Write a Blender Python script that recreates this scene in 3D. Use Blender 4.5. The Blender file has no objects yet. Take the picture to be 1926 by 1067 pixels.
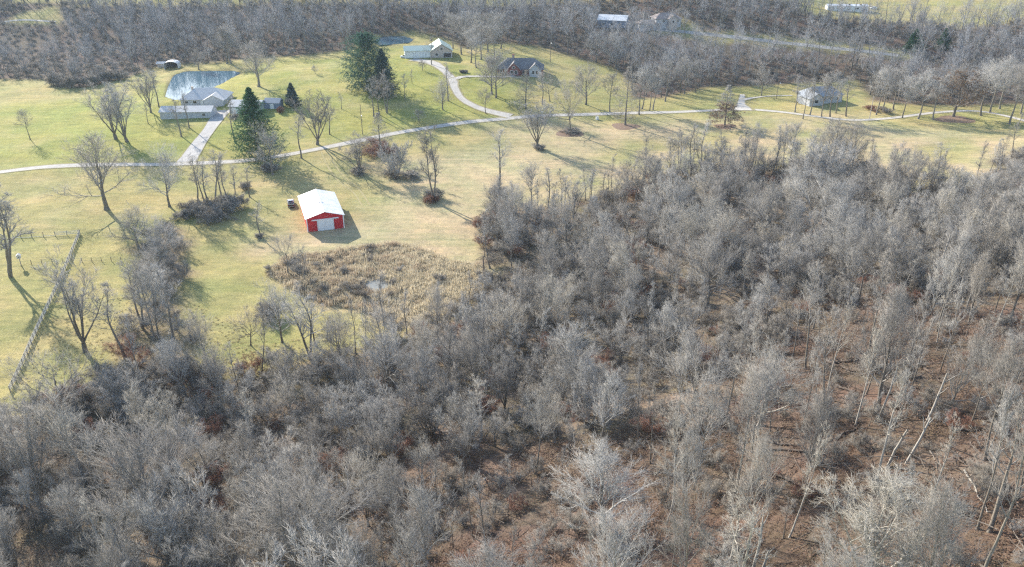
import bpy, math, random
import numpy as np
from mathutils import Vector

random.seed(7)
R = np.random.default_rng(11)
S = bpy.context.scene
COL = S.collection
rad = math.radians

# ------------------------------------------------------------------ camera, sky, sun, exposure
CAM_Z, PITCH, FOC = 89.0, rad(26.0), 1500.0          # focal length in pixels of the 1926 px wide photograph
cam_data = bpy.data.cameras.new('camera'); cam_data.sensor_width = 36.0; cam_data.lens = FOC * 36.0 / 1926.0
cam_data.clip_start = 0.5; cam_data.clip_end = 9000.0
cam = bpy.data.objects.new('camera', cam_data); COL.objects.link(cam)
cam.location = (0, 0, CAM_Z); cam.rotation_euler = (math.pi / 2 - PITCH, 0, 0)
S.camera = cam
SUN_AZ, SUN_EL = math.atan2(-0.64, 0.77), rad(25.0)
world = bpy.data.worlds.new('World'); S.world = world; world.use_nodes = True
wn = world.node_tree
sky = wn.nodes.new('ShaderNodeTexSky'); sky.sky_type = 'NISHITA'; sky.sun_disc = False
sky.sun_elevation = SUN_EL; sky.sun_rotation = SUN_AZ; sky.air_density = 1.0; sky.dust_density = 0.6; sky.ozone_density = 1.0
wn.links.new(sky.outputs[0], wn.nodes['Background'].inputs[0])
wn.nodes['Background'].inputs[1].default_value = 0.105
world.cycles.sampling_method = 'NONE'          # the smooth sky is sampled by the surfaces themselves: less grain
sun_d = bpy.data.lights.new('sun', 'SUN'); sun_d.energy = 3.5; sun_d.angle = rad(0.55); sun_d.color = (1.0, 0.93, 0.82)
sun = bpy.data.objects.new('sun', sun_d); COL.objects.link(sun)
to_sun = Vector((math.sin(SUN_AZ) * math.cos(SUN_EL), math.cos(SUN_AZ) * math.cos(SUN_EL), math.sin(SUN_EL)))
sun.rotation_euler = (-to_sun).to_track_quat('-Z', 'Y').to_euler(); sun.location = (0, 0, 200)
S.view_settings.view_transform = 'Standard'; S.view_settings.look = 'None'
S.view_settings.exposure = 1.72; S.view_settings.gamma = 1.0
S.render.engine = 'CYCLES'
cy = S.cycles
cy.max_bounces = 5; cy.diffuse_bounces = 3; cy.glossy_bounces = 2; cy.transmission_bounces = 2; cy.volume_bounces = 1
cy.transparent_max_bounces = 4; cy.caustics_reflective = False; cy.caustics_refractive = False
cy.use_adaptive_sampling = True; cy.adaptive_threshold = 0.01; cy.pixel_filter_type = 'BLACKMAN_HARRIS'; cy.filter_width = 1.3; cy.sample_clamp_direct = 3.0; cy.sample_clamp_indirect = 2.0; cy.use_denoising = False

# ------------------------------------------------------------------ pixel <-> place
F_ = np.array([0, math.cos(PITCH), -math.sin(PITCH)]); U_ = np.array([0, math.sin(PITCH), math.cos(PITCH)])
def ray(px, py):
    return F_ + (px - 963.0) / FOC * np.array([1.0, 0, 0]) + (533.5 - py) / FOC * U_
def at_z(px, py, z):
    d = ray(px, py); t = (z - CAM_Z) / d[2]
    return np.array([d[0] * t, d[1] * t])
def to_px(x, y, z):
    dz = z - CAM_Z
    dep = y * F_[1] + dz * F_[2]; up = y * U_[1] + dz * U_[2]
    dep = np.maximum(dep, 1e-3)
    return 963.0 + FOC * x / dep, 533.5 - FOC * up / dep, dep

# ------------------------------------------------------------------ lie of the land: heights (m) at spots of the photograph
CTRL = [(580, 440, 0), (540, 300, 1.5), (820, 380, 0), (900, 480, -.5), (700, 545, -1.5), (600, 700, 0), (400, 520, 0), (200, 400, .5), (20, 520, 0),
        (160, 660, 0), (20, 740, 0), (100, 900, 0), (400, 950, 1), (700, 1000, 4), (960, 1000, 9), (960, 750, 3), (1200, 900, 15), (1200, 650, 5), (1200, 450, 2),
        (1450, 1000, 24), (1450, 750, 14), (1450, 550, 7), (1500, 330, 3), (1750, 950, 30), (1750, 700, 22), (1750, 500, 12), (1800, 300, 4), (2100, 800, 36), (2100, 500, 18),
        (2100, 250, 8), (1100, 300, 1.5), (1350, 260, 2.5), (0, 322, 2), (300, 308, 2), (-200, 420, 1), (-300, 700, 0), (-300, 1000, 2),
        (700, 262, 3), (1000, 217, 4.5), (1400, 206, 4.5), (1650, 222, 4), (1900, 225, 5), (230, 260, 4), (400, 205, 6), (480, 180, 7.5), (60, 170, 4), (-250, 200, 5),
        (600, 170, 9), (560, 120, 11), (740, 75, 14), (800, 105, 13), (870, 140, 11), (970, 140, 11.5), (980, 95, 12.5), (1100, 112, 9), (1200, 170, 4.5), (1330, 150, 3),
        (1550, 190, 5), (1480, 130, 4), (1750, 150, 6), (2050, 150, 8), (1250, 52, 19), (1500, 82, 16), (1700, 105, 13), (1140, 45, 18), (1590, 20, 22), (1800, 20, 24), (2050, 20, 26),
        (160, 130, 5), (60, 60, 12), (60, 30, 18), (300, 80, 9), (300, 30, 19), (600, 60, 14), (600, 15, 26), (930, 40, 17), (950, 10, 25), (1350, 10, 27), (-200, 60, 14)]
cp = []
for px, py, z in CTRL:
    xy = at_z(px, py, z); cp.append((xy[0], xy[1], z))
for x, y, z in [(-1500, 1200, 70), (-500, 1300, 80), (500, 1300, 70), (1500, 1300, 75), (-2500, 2600, 110), (0, 2600, 120), (2500, 2600, 110), (-1200, 200, 15), (1200, 200, 45), (-600, -200, 8), (0, -250, 25), (600, -250, 50), (-2500, 600, 40), (2500, 600, 60)]:
    cp.append((x, y, z))
cp = np.array(cp)
KC = 70.0
def _phi(d2): return np.sqrt(d2 + KC * KC)
_d2 = ((cp[:, None, :2] - cp[None, :, :2]) ** 2).sum(-1)
_n = len(cp)
_A = np.zeros((_n + 1, _n + 1)); _A[:_n, :_n] = _phi(_d2) - np.eye(_n) * 3.0; _A[:_n, _n] = 1; _A[_n, :_n] = 1
_w = np.linalg.solve(_A, np.append(cp[:, 2], 0))
def raw_h(x, y):
    x = np.asarray(x, float); y = np.asarray(y, float)
    sh = np.broadcast(x, y).shape
    xf, yf = np.broadcast_to(x, sh).ravel(), np.broadcast_to(y, sh).ravel()
    out = np.empty(xf.size)
    for i in range(0, xf.size, 40000):
        d2 = (xf[i:i + 40000, None] - cp[None, :, 0]) ** 2 + (yf[i:i + 40000, None] - cp[None, :, 1]) ** 2
        out[i:i + 40000] = _phi(d2) @ _w[:_n] + _w[_n]
    out += 0.22 * np.sin(xf / 9.0 + 1.3 * np.sin(yf / 13.0)) * np.cos(yf / 11.0 + np.sin(xf / 17.0))
    return out.reshape(sh)

def sdist(x, y, poly):
    """signed distance to a closed polygon, positive inside"""
    x = np.asarray(x, float); y = np.asarray(y, float)
    best = np.full(x.shape, 1e18); inside = np.zeros(x.shape, bool)
    n = len(poly)
    for i in range(n):
        ax, ay = poly[i]; bx, by = poly[(i + 1) % n]
        ex, ey = bx - ax, by - ay
        t = np.clip(((x - ax) * ex + (y - ay) * ey) / (ex * ex + ey * ey + 1e-9), 0, 1)
        best = np.minimum(best, (x - ax - t * ex) ** 2 + (y - ay - t * ey) ** 2)
        c = (ay > y) != (by > y)
        with np.errstate(divide='ignore', invalid='ignore'):
            xi = ax + (y - ay) * ex / (ey if ey != 0 else 1e-12)
        inside ^= c & (x < xi)
    return np.where(inside, 1, -1) * np.sqrt(best)

def smooth(e0, e1, v):
    t = np.clip((v - e0) / (e1 - e0), 0, 1); return t * t * (3 - 2 * t)

PONDS = {}
def solve_at(hf, px, py):
    d = ray(px, py)
    ts = np.concatenate([np.linspace(40, 400, 500), np.linspace(401, 1500, 500), np.linspace(1510, 4000, 200)])
    xs, ys, zs = d[0] * ts, d[1] * ts, CAM_Z + d[2] * ts
    g = zs - hf(xs, ys)
    k = np.argmax(g < 0)
    if g[k] >= 0 or k == 0: k = len(ts) - 1
    a = g[k - 1] / (g[k - 1] - g[k]); t = ts[k - 1] + a * (ts[k] - ts[k - 1])
    return np.array([d[0] * t, d[1] * t])
for nm, pix in {'big': [(313, 182), (318, 160), (330, 141), (350, 135), (400, 134), (438, 134), (452, 138), (432, 148), (415, 158), (395, 166), (372, 176), (350, 186), (330, 188)],
                'hill': [(703, 80), (712, 72), (735, 68.5), (760, 69), (776, 74), (772, 80), (745, 83), (715, 85)],
                'reed': [(680, 535), (690, 526), (705, 522), (722, 528), (736, 534), (732, 545), (716, 553), (697, 551), (682, 545)]}.items():
    pts = [solve_at(raw_h, *p) for p in pix]
    zw = float(np.mean([raw_h(p[0], p[1]) for p in pts])) - 0.15
    pts = [at_z(p[0], p[1], zw) for p in pix]
    PONDS[nm] = (pts, zw)
def hgt(x, y):
    x = np.asarray(x, float); y = np.asarray(y, float)
    z = raw_h(x, y)
    for pts, zw in PONDS.values():
        s = sdist(x, y, pts)
        w = smooth(-14, -1.0, s)
        bank = zw + np.where(s > 0, -np.minimum(s * 0.5, 1.2), np.minimum(-s * 0.12, 0.35))
        z = z * (1 - w) + bank * w
    return z
def at(px, py):
    p = solve_at(hgt, px, py)
    return np.array([p[0], p[1], float(hgt(p[0], p[1]))])
def px_m(p):                     # photograph pixels per metre at a place
    return FOC / to_px(p[0], p[1], p[2])[2]
def top_z(p, ytop):              # height above the ground of what shows at row ytop straight above p
    d = ray(963, ytop); t = p[1] / d[1]
    return CAM_Z + d[2] * t - p[2]
def poly_xy(pix): return [tuple(at(*p)[:2]) for p in pix]

# ------------------------------------------------------------------ materials
MATS = {}
def nodes_of(name):
    m = bpy.data.materials.new(name); m.use_nodes = True
    nt = m.node_tree; b = nt.nodes['Principled BSDF']
    b.inputs['Specular IOR Level'].default_value = 0.2
    return m, nt, b
def N(nt, t, **kw):
    n = nt.nodes.new(t)
    for k, v in kw.items():
        if hasattr(n, k) and not isinstance(v, tuple) and k not in n.inputs: setattr(n, k, v)
        else: n.inputs[k].default_value = v
    return n
def ramp(nt, fac, stops):
    r = nt.nodes.new('ShaderNodeValToRGB'); e = r.color_ramp.elements
    e[0].position, e[0].color = stops[0][0], (*stops[0][1], 1)
    e[1].position, e[1].color = stops[-1][0], (*stops[-1][1], 1)
    for p, c in stops[1:-1]:
        x = e.new(p); x.color = (*c, 1)
    nt.links.new(fac, r.inputs[0]); return r.outputs[0]
def mixc(nt, fac, a, b, mode='MIX'):
    m = nt.nodes.new('ShaderNodeMix'); m.data_type = 'RGBA'; m.blend_type = mode
    if isinstance(fac, (int, float)): m.inputs[0].default_value = fac
    else: nt.links.new(fac, m.inputs[0])
    for i, v in ((6, a), (7, b)):
        if isinstance(v, tuple): m.inputs[i].default_value = (*v, 1)
        else: nt.links.new(v, m.inputs[i])
    return m.outputs[2]
def noise(nt, vec, scale, detail=4, rough=0.6):
    n = nt.nodes.new('ShaderNodeTexNoise'); n.inputs['Scale'].default_value = scale; n.inputs['Detail'].default_value = detail; n.inputs['Roughness'].default_value = rough
    if vec is not None: nt.links.new(vec, n.inputs['Vector'])
    return n.outputs['Fac']
def tex_obj(nt): return nt.nodes.new('ShaderNodeTexCoord').outputs['Object']
def tex_pos(nt): return nt.nodes.new('ShaderNodeNewGeometry').outputs['Position']
def bump(nt, b, h, strength, dist):
    n = nt.nodes.new('ShaderNodeBump'); n.inputs['Strength'].default_value = strength; n.inputs['Distance'].default_value = dist
    nt.links.new(h, n.inputs['Height']); nt.links.new(n.outputs[0], b.inputs['Normal'])
def plain(name, col, rough=0.7, var=0.18, scale=1.5, metal=0.0, spec=0.3):
    if name in MATS: return MATS[name]
    m, nt, b = nodes_of(name)
    f = noise(nt, tex_obj(nt), scale, 5, 0.65)
    lo = tuple(c * (1 - var) for c in col); hi = tuple(min(1, c * (1 + var)) for c in col)
    nt.links.new(ramp(nt, f, [(0.3, lo), (0.7, hi)]), b.inputs['Base Color'])
    b.inputs['Roughness'].default_value = rough; b.inputs['Metallic'].default_value = metal; b.inputs['Specular IOR Level'].default_value = spec
    MATS[name] = m; return m
def bark(name, cols, trans=0.0):
    m, nt, b = nodes_of(name)
    f = noise(nt, tex_obj(nt), 2.2, 4, 0.7)
    c = ramp(nt, f, [(0.3, tuple(x * 0.75 for x in cols[0])), (0.7, tuple(x * 1.2 for x in cols[0]))])
    oi = nt.nodes.new('ShaderNodeObjectInfo')
    c2 = ramp(nt, oi.outputs['Random'], [(i / max(1, len(cols) - 1), k) for i, k in enumerate(cols)])
    c = mixc(nt, 0.65, c, c2)
    nt.links.new(c, b.inputs['Base Color']); b.inputs['Roughness'].default_value = 0.85; b.inputs['Specular IOR Level'].default_value = 0.15
    if trans:
        tb = nt.nodes.new('ShaderNodeBsdfTranslucent'); nt.links.new(c, tb.inputs[0]); mx = nt.nodes.new('ShaderNodeMixShader'); mx.inputs[0].default_value = trans
        nt.links.new(b.outputs[0], mx.inputs[1]); nt.links.new(tb.outputs[0], mx.inputs[2]); nt.links.new(mx.outputs[0], nt.nodes['Material Output'].inputs[0])
    MATS[name] = m; return m
bark('trunk_bark', [(.18, .155, .125), (.24, .21, .175), (.14, .122, .102), (.28, .255, .215)])
bark('twig_bark', [(.32, .302, .272), (.41, .392, .362), (.20, .18, .158), (.47, .457, .428), (.30, .29, .278), (.33, .30, .26), (.25, .232, .21), (.175, .16, .145)])
bark('pale_bark', [(.37, .34, .295), (.31, .285, .25), (.41, .38, .335)])
bark('pale_twig', [(.41, .38, .325), (.37, .345, .30)])
bark('brush_twig', [(.25, .222, .185), (.31, .285, .248), (.195, .168, .14), (.35, .332, .30), (.26, .235, .202)])
bark('far_twig', [(.28, .278, .285), (.33, .328, .335), (.21, .203, .205), (.37, .367, .37), (.265, .257, .255), (.19, .186, .194)])  # cool cast of distance haze put into the far trees' twig colour
bark('reed_straw', [(.58, .51, .37), (.52, .44, .30), (.62, .55, .41)], .4)
bark('red_twig', [(.25, .13, .09), (.22, .12, .085)])
bark('dry_leaf', [(.22, .145, .095), (.19, .125, .085)], .3)
bark('reed', [(.52, .44, .31), (.40, .31, .225), (.58, .50, .36), (.33, .245, .185), (.54, .46, .33)], .4)
bark('straw', [(.42, .37, .22), (.36, .33, .17), (.46, .39, .25)], .45)
bark('needle', [(.055, .13, .06), (.07, .145, .07), (.05, .115, .065)], .35)
bark('needle_blue', [(.08, .12, .10), (.095, .135, .12)], .25)
bark('needle_pine', [(.06, .13, .092), (.075, .145, .105)], .35)
bark('log_bark', [(.10, .078, .062), (.085, .068, .056), (.15, .12, .10)])

# ------------------------------------------------------------------ objects and properties
def tag(o, label=None, cat=None, group=None, kind=None):
    if label: o['label'] = label
    if cat: o['category'] = cat
    if group: o['group'] = group
    if kind: o['kind'] = kind
    return o
def mesh(name, v, f, mats, mi=None, smooth_=False):
    me = bpy.data.meshes.new(name)
    v = np.asarray(v, np.float32).reshape(-1, 3)
    if isinstance(f, np.ndarray):
        k = f.shape[1]
        me.vertices.add(len(v)); me.vertices.foreach_set('co', v.ravel())
        me.loops.add(f.size); me.loops.foreach_set('vertex_index', f.ravel().astype(np.int32))
        me.polygons.add(len(f)); me.polygons.foreach_set('loop_start', np.arange(0, f.size, k, dtype=np.int32))
        me.polygons.foreach_set('loop_total', np.full(len(f), k, np.int32))
    else:
        me.from_pydata(v.tolist(), [], [list(map(int, x)) for x in f])
    for m in (mats if isinstance(mats, (list, tuple)) else [mats]): me.materials.append(MATS[m] if isinstance(m, str) else m)
    if mi is not None: me.polygons.foreach_set('material_index', np.asarray(mi, np.int32))
    me.update(calc_edges=True); me.validate()
    if smooth_: me.polygons.foreach_set('use_smooth', np.ones(len(me.polygons), bool))
    return me
def obj(name, me, parent=None, loc=(0, 0, 0), rot=(0, 0, 0), scale=(1, 1, 1)):
    o = bpy.data.objects.new(name, me); COL.objects.link(o)
    o.location = loc; o.rotation_euler = rot; o.scale = scale
    if parent is not None: o.parent = parent
    return o
def empty(name, loc, rz=0.0, scale=(1, 1, 1)):
    o = bpy.data.objects.new(name, None); COL.objects.link(o); o.empty_display_size = 0.5
    o.location = tuple(float(c) for c in loc); o.rotation_euler = (0, 0, rz); o.scale = scale
    return o
class MB:
    """collects boxes and prisms for one mesh"""
    def __init__(s): s.v, s.f, s.m = [], [], []
    def add(s, v, f, m=0):
        b = len(s.v); s.v += [tuple(map(float, p)) for p in v]; s.f += [[b + i for i in q] for q in f]; s.m += [m] * len(f); return s
    def box(s, x0, x1, y0, y1, z0, z1, m=0):
        return s.add([(x0, y0, z0), (x1, y0, z0), (x1, y1, z0), (x0, y1, z0), (x0, y0, z1), (x1, y0, z1), (x1, y1, z1), (x0, y1, z1)],
                     [(0, 3, 2, 1), (4, 5, 6, 7), (0, 1, 5, 4), (1, 2, 6, 5), (2, 3, 7, 6), (3, 0, 4, 7)], m)
    def hexa(s, b, t, m=0):      # bottom quad, top quad (same winding)
        return s.add(list(b) + list(t), [(0, 3, 2, 1), (4, 5, 6, 7), (0, 1, 5, 4), (1, 2, 6, 5), (2, 3, 7, 6), (3, 0, 4, 7)], m)
    def tube(s, p, q, r0, r1, k=8, m=0):
        p, q = np.array(p, float), np.array(q, float); d = q - p; d /= np.linalg.norm(d)
        a = np.cross(d, (0, 0, 1) if abs(d[2]) < .9 else (1, 0, 0)); a /= np.linalg.norm(a); c = np.cross(d, a)
        an = [2 * math.pi * i / k for i in range(k)]
        v = [p + r0 * (math.cos(t) * a + math.sin(t) * c) for t in an] + [q + r1 * (math.cos(t) * a + math.sin(t) * c) for t in an]
        return s.add(v, [(i, (i + 1) % k, k + (i + 1) % k, k + i) for i in range(k)] + [tuple(range(k))[::-1], tuple(range(k, 2 * k))], m)
    def build(s, name, mats, parent=None, loc=(0, 0, 0), rot=(0, 0, 0)):
        return obj(name, mesh(name, s.v, s.f, mats, s.m), parent, loc, rot)
    def mesh(s, name, mats): return mesh(name, s.v, s.f, mats, s.m)

# ------------------------------------------------------------------ regions of the photograph
WOOD = poly_xy([(930, 385), (975, 400), (1040, 392), (1085, 378), (1130, 372), (1190, 352), (1240, 335), (1300, 320), (1400, 318), (1480, 308), (1560, 305), (1640, 320),
                (1720, 355), (1790, 365), (1850, 340), (1890, 300), (1930, 280), (2100, 300), (2600, 500), (2700, 1000), (2300, 1250), (963, 1250), (-300, 1250), (-500, 900), (-250, 790),
                (0, 770), (60, 765), (120, 745), (200, 700), (330, 690), (420, 700), (500, 690), (600, 685), (720, 640), (800, 610), (880, 570), (925, 520), (905, 470), (915, 430)])
HEDGE = poly_xy([(255, 470), (330, 420), (352, 470), (345, 560), (370, 640), (330, 700), (225, 690), (240, 620), (285, 560)])
OPENWOOD = poly_xy([(1480, 640), (1560, 570), (1926, 560), (2500, 600), (2500, 1250), (700, 1250), (720, 980), (900, 900), (1100, 860), (1330, 800), (1420, 700)])
SWAMP = poly_xy([(500, 515), (540, 485), (640, 470), (740, 458), (800, 470), (850, 492), (905, 500), (920, 530), (880, 575), (800, 610), (720, 610), (700, 590), (620, 575), (560, 550)])
FARL = poly_xy([(-400, 150), (0, 149), (95, 150), (100, 164), (160, 165), (232, 148), (300, 124), (420, 117), (480, 108), (550, 106), (655, 96), (700, 66), (780, 60), (850, 78), (870, 92), (900, 85), (965, 82), (1000, 60), (1000, 8), (600, 4), (0, 2), (-400, 2)])
FARR = poly_xy([(960, 82), (1030, 92), (1090, 112), (1150, 126), (1185, 150), (1190, 185), (1240, 185), (1330, 164), (1480, 158), (1610, 152), (1640, 190), (1720, 198), (1926, 196), (2400, 220), (2400, 60),
                (1926, 40), (1800, 52), (1700, 44), (1620, 40), (1520, 28), (1500, 4), (1000, 6)])
FIELD_L = poly_xy([(5, 45), (40, 26), (105, 12), (118, 40), (100, 46)])
HOMEYARD = poly_xy([(1195, 44), (1240, 34), (1300, 40), (1320, 62), (1240, 58)])
ROADCUT = poly_xy([(1220, 50), (1330, 60), (1500, 73), (1640, 88), (1720, 100), (1712, 112), (1600, 98), (1440, 84), (1320, 76), (1220, 60)])
TAN = poly_xy([(720, 330), (850, 265), (1000, 238), (1400, 222), (1700, 232), (1990, 250), (1990, 420), (1000, 470), (900, 520), (500, 470), (620, 440), (700, 400)])
LAWN = poly_xy([(-300, 330), (0, 316), (300, 300), (500, 290), (700, 250), (960, 212), (930, 120), (760, 88), (660, 110), (520, 115), (460, 140), (250, 170), (0, 200), (-300, 210)])
def inpoly(x, y, P): return sdist(x, y, P) > 0

# ------------------------------------------------------------------ ground
def hash_noise(x, y, s, seed):
    xi, yi = np.floor(x / s), np.floor(y / s); fx, fy = x / s - xi, y / s - yi
    fx, fy = fx * fx * (3 - 2 * fx), fy * fy * (3 - 2 * fy)
    def h(a, b):
        v = np.sin(a * 127.1 + b * 311.7 + seed * 74.7) * 43758.5453; return v - np.floor(v)
    return (h(xi, yi) * (1 - fx) + h(xi + 1, yi) * fx) * (1 - fy) + (h(xi, yi + 1) * (1 - fx) + h(xi + 1, yi + 1) * fx) * fy
nu, nv = 430, 350
vs = np.linspace(0, 1, nv)
Yr = -120 + 320 * (vs / 0.30) * 0.5 + np.where(vs > .30, 0, 0)
Yr = np.where(vs < .62, -60 + 480 * vs / .62, 420 * np.exp((vs - .62) / .38 * math.log(3600 / 420)))
us = np.linspace(-1, 1, nu); us = us * (0.62 + 0.38 * us ** 4)
gx = us[None, :] * (np.maximum(Yr, 40)[:, None] * 1.45 + 130); gy = np.repeat(Yr[:, None], nu, 1)
gz = hgt(gx, gy)
n1 = hash_noise(gx, gy, 23, 1); n2 = hash_noise(gx, gy, 7, 2); n3 = hash_noise(gx, gy, 55, 3)
C = np.zeros(gx.shape + (3,)) + np.array([.31, .275, .118])
def lay(col, w): 
    global C
    C = C * (1 - w[..., None]) + np.array(col) * w[..., None]
lay((.27, .275, .078), smooth(-12, 10, sdist(gx, gy, LAWN) + (n1 - .5) * 14) * .85)
lay((.40, .335, .205), smooth(-16, 14, sdist(gx, gy, TAN) + (n1 - .5) * 26) * .9)
lay((.41, .325, .205), smooth(.55, .85, n3) * smooth(-5, 12, sdist(gx, gy, TAN)) * .55)
lay((.345, .285, .155), smooth(.5, .9, n1 * .6 + n2 * .4) * .5)
lay((.245, .245, .09), smooth(.6, .9, n3 * .5 + hash_noise(gx, gy, 13, 9) * .5) * .6)
WORN = poly_xy([(585, 440), (650, 432), (672, 415), (668, 385), (690, 388), (700, 420), (690, 455), (640, 462), (590, 452)])
lay((.40, .325, .215), smooth(-4, 5, sdist(gx, gy, WORN) + (n2 - .5) * 7) * .5)
sw = smooth(-3, 3, sdist(gx, gy, SWAMP) + (n2 - .5) * 6)
lay((.36, .285, .18), sw)
woodf = smooth(-4, 5, sdist(gx, gy, WOOD) + (n2 - .5) * 9)
lay((.18, .145, .108), woodf)
lay((.20, .155, .115), smooth(-4, 4, sdist(gx, gy, HEDGE) + (n2 - .5) * 6) * .85)
lay((.105, .073, .055), smooth(-14, 12, sdist(gx, gy, OPENWOOD) + (n1 - .5) * 30))
lay((.12, .098, .078), smooth(.42, .75, hash_noise(gx, gy, 9, 41) * .6 + n2 * .4) * smooth(-8, 8, sdist(gx, gy, OPENWOOD)) * .7)
farw = np.maximum(smooth(-4, 4, sdist(gx, gy, FARL)), smooth(-4, 4, sdist(gx, gy, FARR)))
farw = np.maximum(farw, smooth(900, 1000, gy))
for P in (FIELD_L, HOMEYARD, ROADCUT): farw = farw * (1 - smooth(-4, 3, sdist(gx, gy, P)))
lay((.125, .095, .075), farw)
pond_bed = np.zeros(gx.shape)
for P, zw in PONDS.values(): pond_bed = np.maximum(pond_bed, smooth(-1.2, .3, sdist(gx, gy, P)))
lay((.09, .075, .05), pond_bed)
C *= (0.9 + 0.2 * n2)[..., None]
idx = np.arange(nu * nv).reshape(nv, nu)
gf = np.stack([idx[:-1, :-1], idx[:-1, 1:], idx[1:, 1:], idx[1:, :-1]], -1).reshape(-1, 4)
gm, nt, b = nodes_of('ground')
ca = nt.nodes.new('ShaderNodeAttribute'); ca.attribute_name = 'Col'
pos = tex_pos(nt)
f1 = noise(nt, pos, 0.35, 6, 0.7); f2 = noise(nt, pos, 2.6, 5, 0.75); f3 = noise(nt, pos, 0.06, 3, 0.5)
c = mixc(nt, 1.0, ca.outputs['Color'], ramp(nt, f1, [(.28, (.72, .74, .76)), (.5, (1, 1, 1)), (.72, (1.22, 1.18, 1.1))]), 'MULTIPLY')
c = mixc(nt, 1.0, c, ramp(nt, f2, [(.3, (.66, .66, .68)), (.5, (1, 1, 1)), (.7, (1.3, 1.27, 1.2))]), 'MULTIPLY')
mp = nt.nodes.new('ShaderNodeMapping'); mp.inputs['Rotation'].default_value = (0, 0, .22); mp.inputs['Scale'].default_value = (.05, .55, 1); nt.links.new(pos, mp.inputs['Vector'])
f4 = noise(nt, mp.outputs[0], 1.0, 5, .65); f5 = noise(nt, pos, 9.0, 2, .7)
c = mixc(nt, 1.0, c, ramp(nt, f4, [(.36, (.84, .88, .84)), (.5, (1, 1, 1)), (.64, (1.12, 1.08, 1.1))]), 'MULTIPLY')
c = mixc(nt, 1.0, c, ramp(nt, f5, [(.32, (.7, .7, .7)), (.5, (1, 1, 1)), (.68, (1.28, 1.25, 1.2))]), 'MULTIPLY')
c = mixc(nt, 1.0, c, ramp(nt, f3, [(.35, (.88, .95, .9)), (.65, (1.1, 1.03, 1.05))]), 'MULTIPLY')
nt.links.new(c, b.inputs['Base Color']); b.inputs['Roughness'].default_value = 0.95; b.inputs['Specular IOR Level'].default_value = 0.05
bump(nt, b, f2, 0.9, 0.16)
MATS['ground'] = gm
gme = mesh('ground', np.stack([gx, gy, gz], -1), gf, 'ground', smooth_=True)
catt = gme.color_attributes.new('Col', 'FLOAT_COLOR', 'POINT')
catt.data.foreach_set('color', np.concatenate([C, np.ones(C.shape[:2] + (1,))], -1).astype(np.float32).ravel())
tag(obj('ground', gme), 'rolling pasture, hayfield and leaf-strewn woodland floor', None, None, 'structure')

# water
wm, nt, b = nodes_of('pond_water')
b.inputs['Base Color'].default_value = (.06, .115, .155, 1); b.inputs['Roughness'].default_value = 0.03; b.inputs['Specular IOR Level'].default_value = 0.22; b.inputs['IOR'].default_value = 1.33  # blue of the reflected sky partly put into the base colour
bump(nt, b, noise(nt, tex_pos(nt), 1.6, 3, .6), 0.025, 0.02)
MATS['pond_water'] = wm
pm_, nt, b = nodes_of('pool_water'); b.inputs['Base Color'].default_value = (.19, .195, .18, 1); b.inputs['Roughness'].default_value = .4; b.inputs['Specular IOR Level'].default_value = .25; MATS['pool_water'] = pm_
for nm, nice in (('big', 'pond of open blue water behind the pale ranch house'), ('hill', 'dark hilltop pond behind the green-roofed garage'), ('reed', 'small grey pool ringed by dry reeds below the red barn')):
    P, zw = PONDS[nm]; cx, cyy = np.mean(P, 0)
    Pe = [(cx + (x - cx) * 1.06, cyy + (y - cyy) * 1.06, zw) for x, y in P]
    n = len(Pe); o = obj('pond', mesh('pond', Pe + [(cx, cyy, zw)], [(i, (i + 1) % n, n) for i in range(n)], 'pool_water' if nm == 'reed' else 'pond_water'))
    tag(o, nice, None, None, 'structure')

# lanes and drives
def strip(name, pix, width, mat, label, lift=.07, smoothn=6):
    P = np.array([at(*p) for p in pix])
    t = np.arange(len(P)); tt = np.linspace(0, len(P) - 1, (len(P) - 1) * smoothn + 1)
    def cr(k):                     # Catmull-Rom through the points
        out = []
        Q = np.concatenate([[2 * P[0, k] - P[1, k]], P[:, k], [2 * P[-1, k] - P[-2, k]]])
        for u in tt:
            i = min(int(u), len(P) - 2); a = u - i; p0, p1, p2, p3 = Q[i:i + 4]
            out.append(.5 * (2 * p1 + (p2 - p0) * a + (2 * p0 - 5 * p1 + 4 * p2 - p3) * a * a + (3 * p1 - p0 - 3 * p2 + p3) * a ** 3))
        return np.array(out)
    x, y = cr(0), cr(1)
    dx, dy = np.gradient(x), np.gradient(y); l = np.hypot(dx, dy); nx, ny = -dy / l, dx / l
    W = np.interp(tt, t, width if hasattr(width, '__len__') else [width] * len(P))
    W = W * (1 + .05 * np.sin(tt * 2.3) + .03 * R.normal(size=len(tt)))
    vv = []; m = 5
    for k in range(m):
        s = (k / (m - 1) - .5) * W
        X, Y = x + nx * s, y + ny * s
        vv.append(np.stack([X, Y, hgt(X, Y) + lift], -1))
    V = np.stack(vv, 1); n = len(tt); ii = np.arange(n * m).reshape(n, m)
    f = np.stack([ii[:-1, :-1], ii[1:, :-1], ii[1:, 1:], ii[:-1, 1:]], -1).reshape(-1, 4)[:, ::-1]
    me = mesh(name, V, f.copy(), mat, smooth_=True)
    a_ = me.attributes.new('across', 'FLOAT', 'POINT'); a_.data.foreach_set('value', np.tile(np.abs(np.linspace(-1, 1, m)), n).astype(np.float32))
    return tag(obj(name, me), label, None, None, 'structure')
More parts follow.
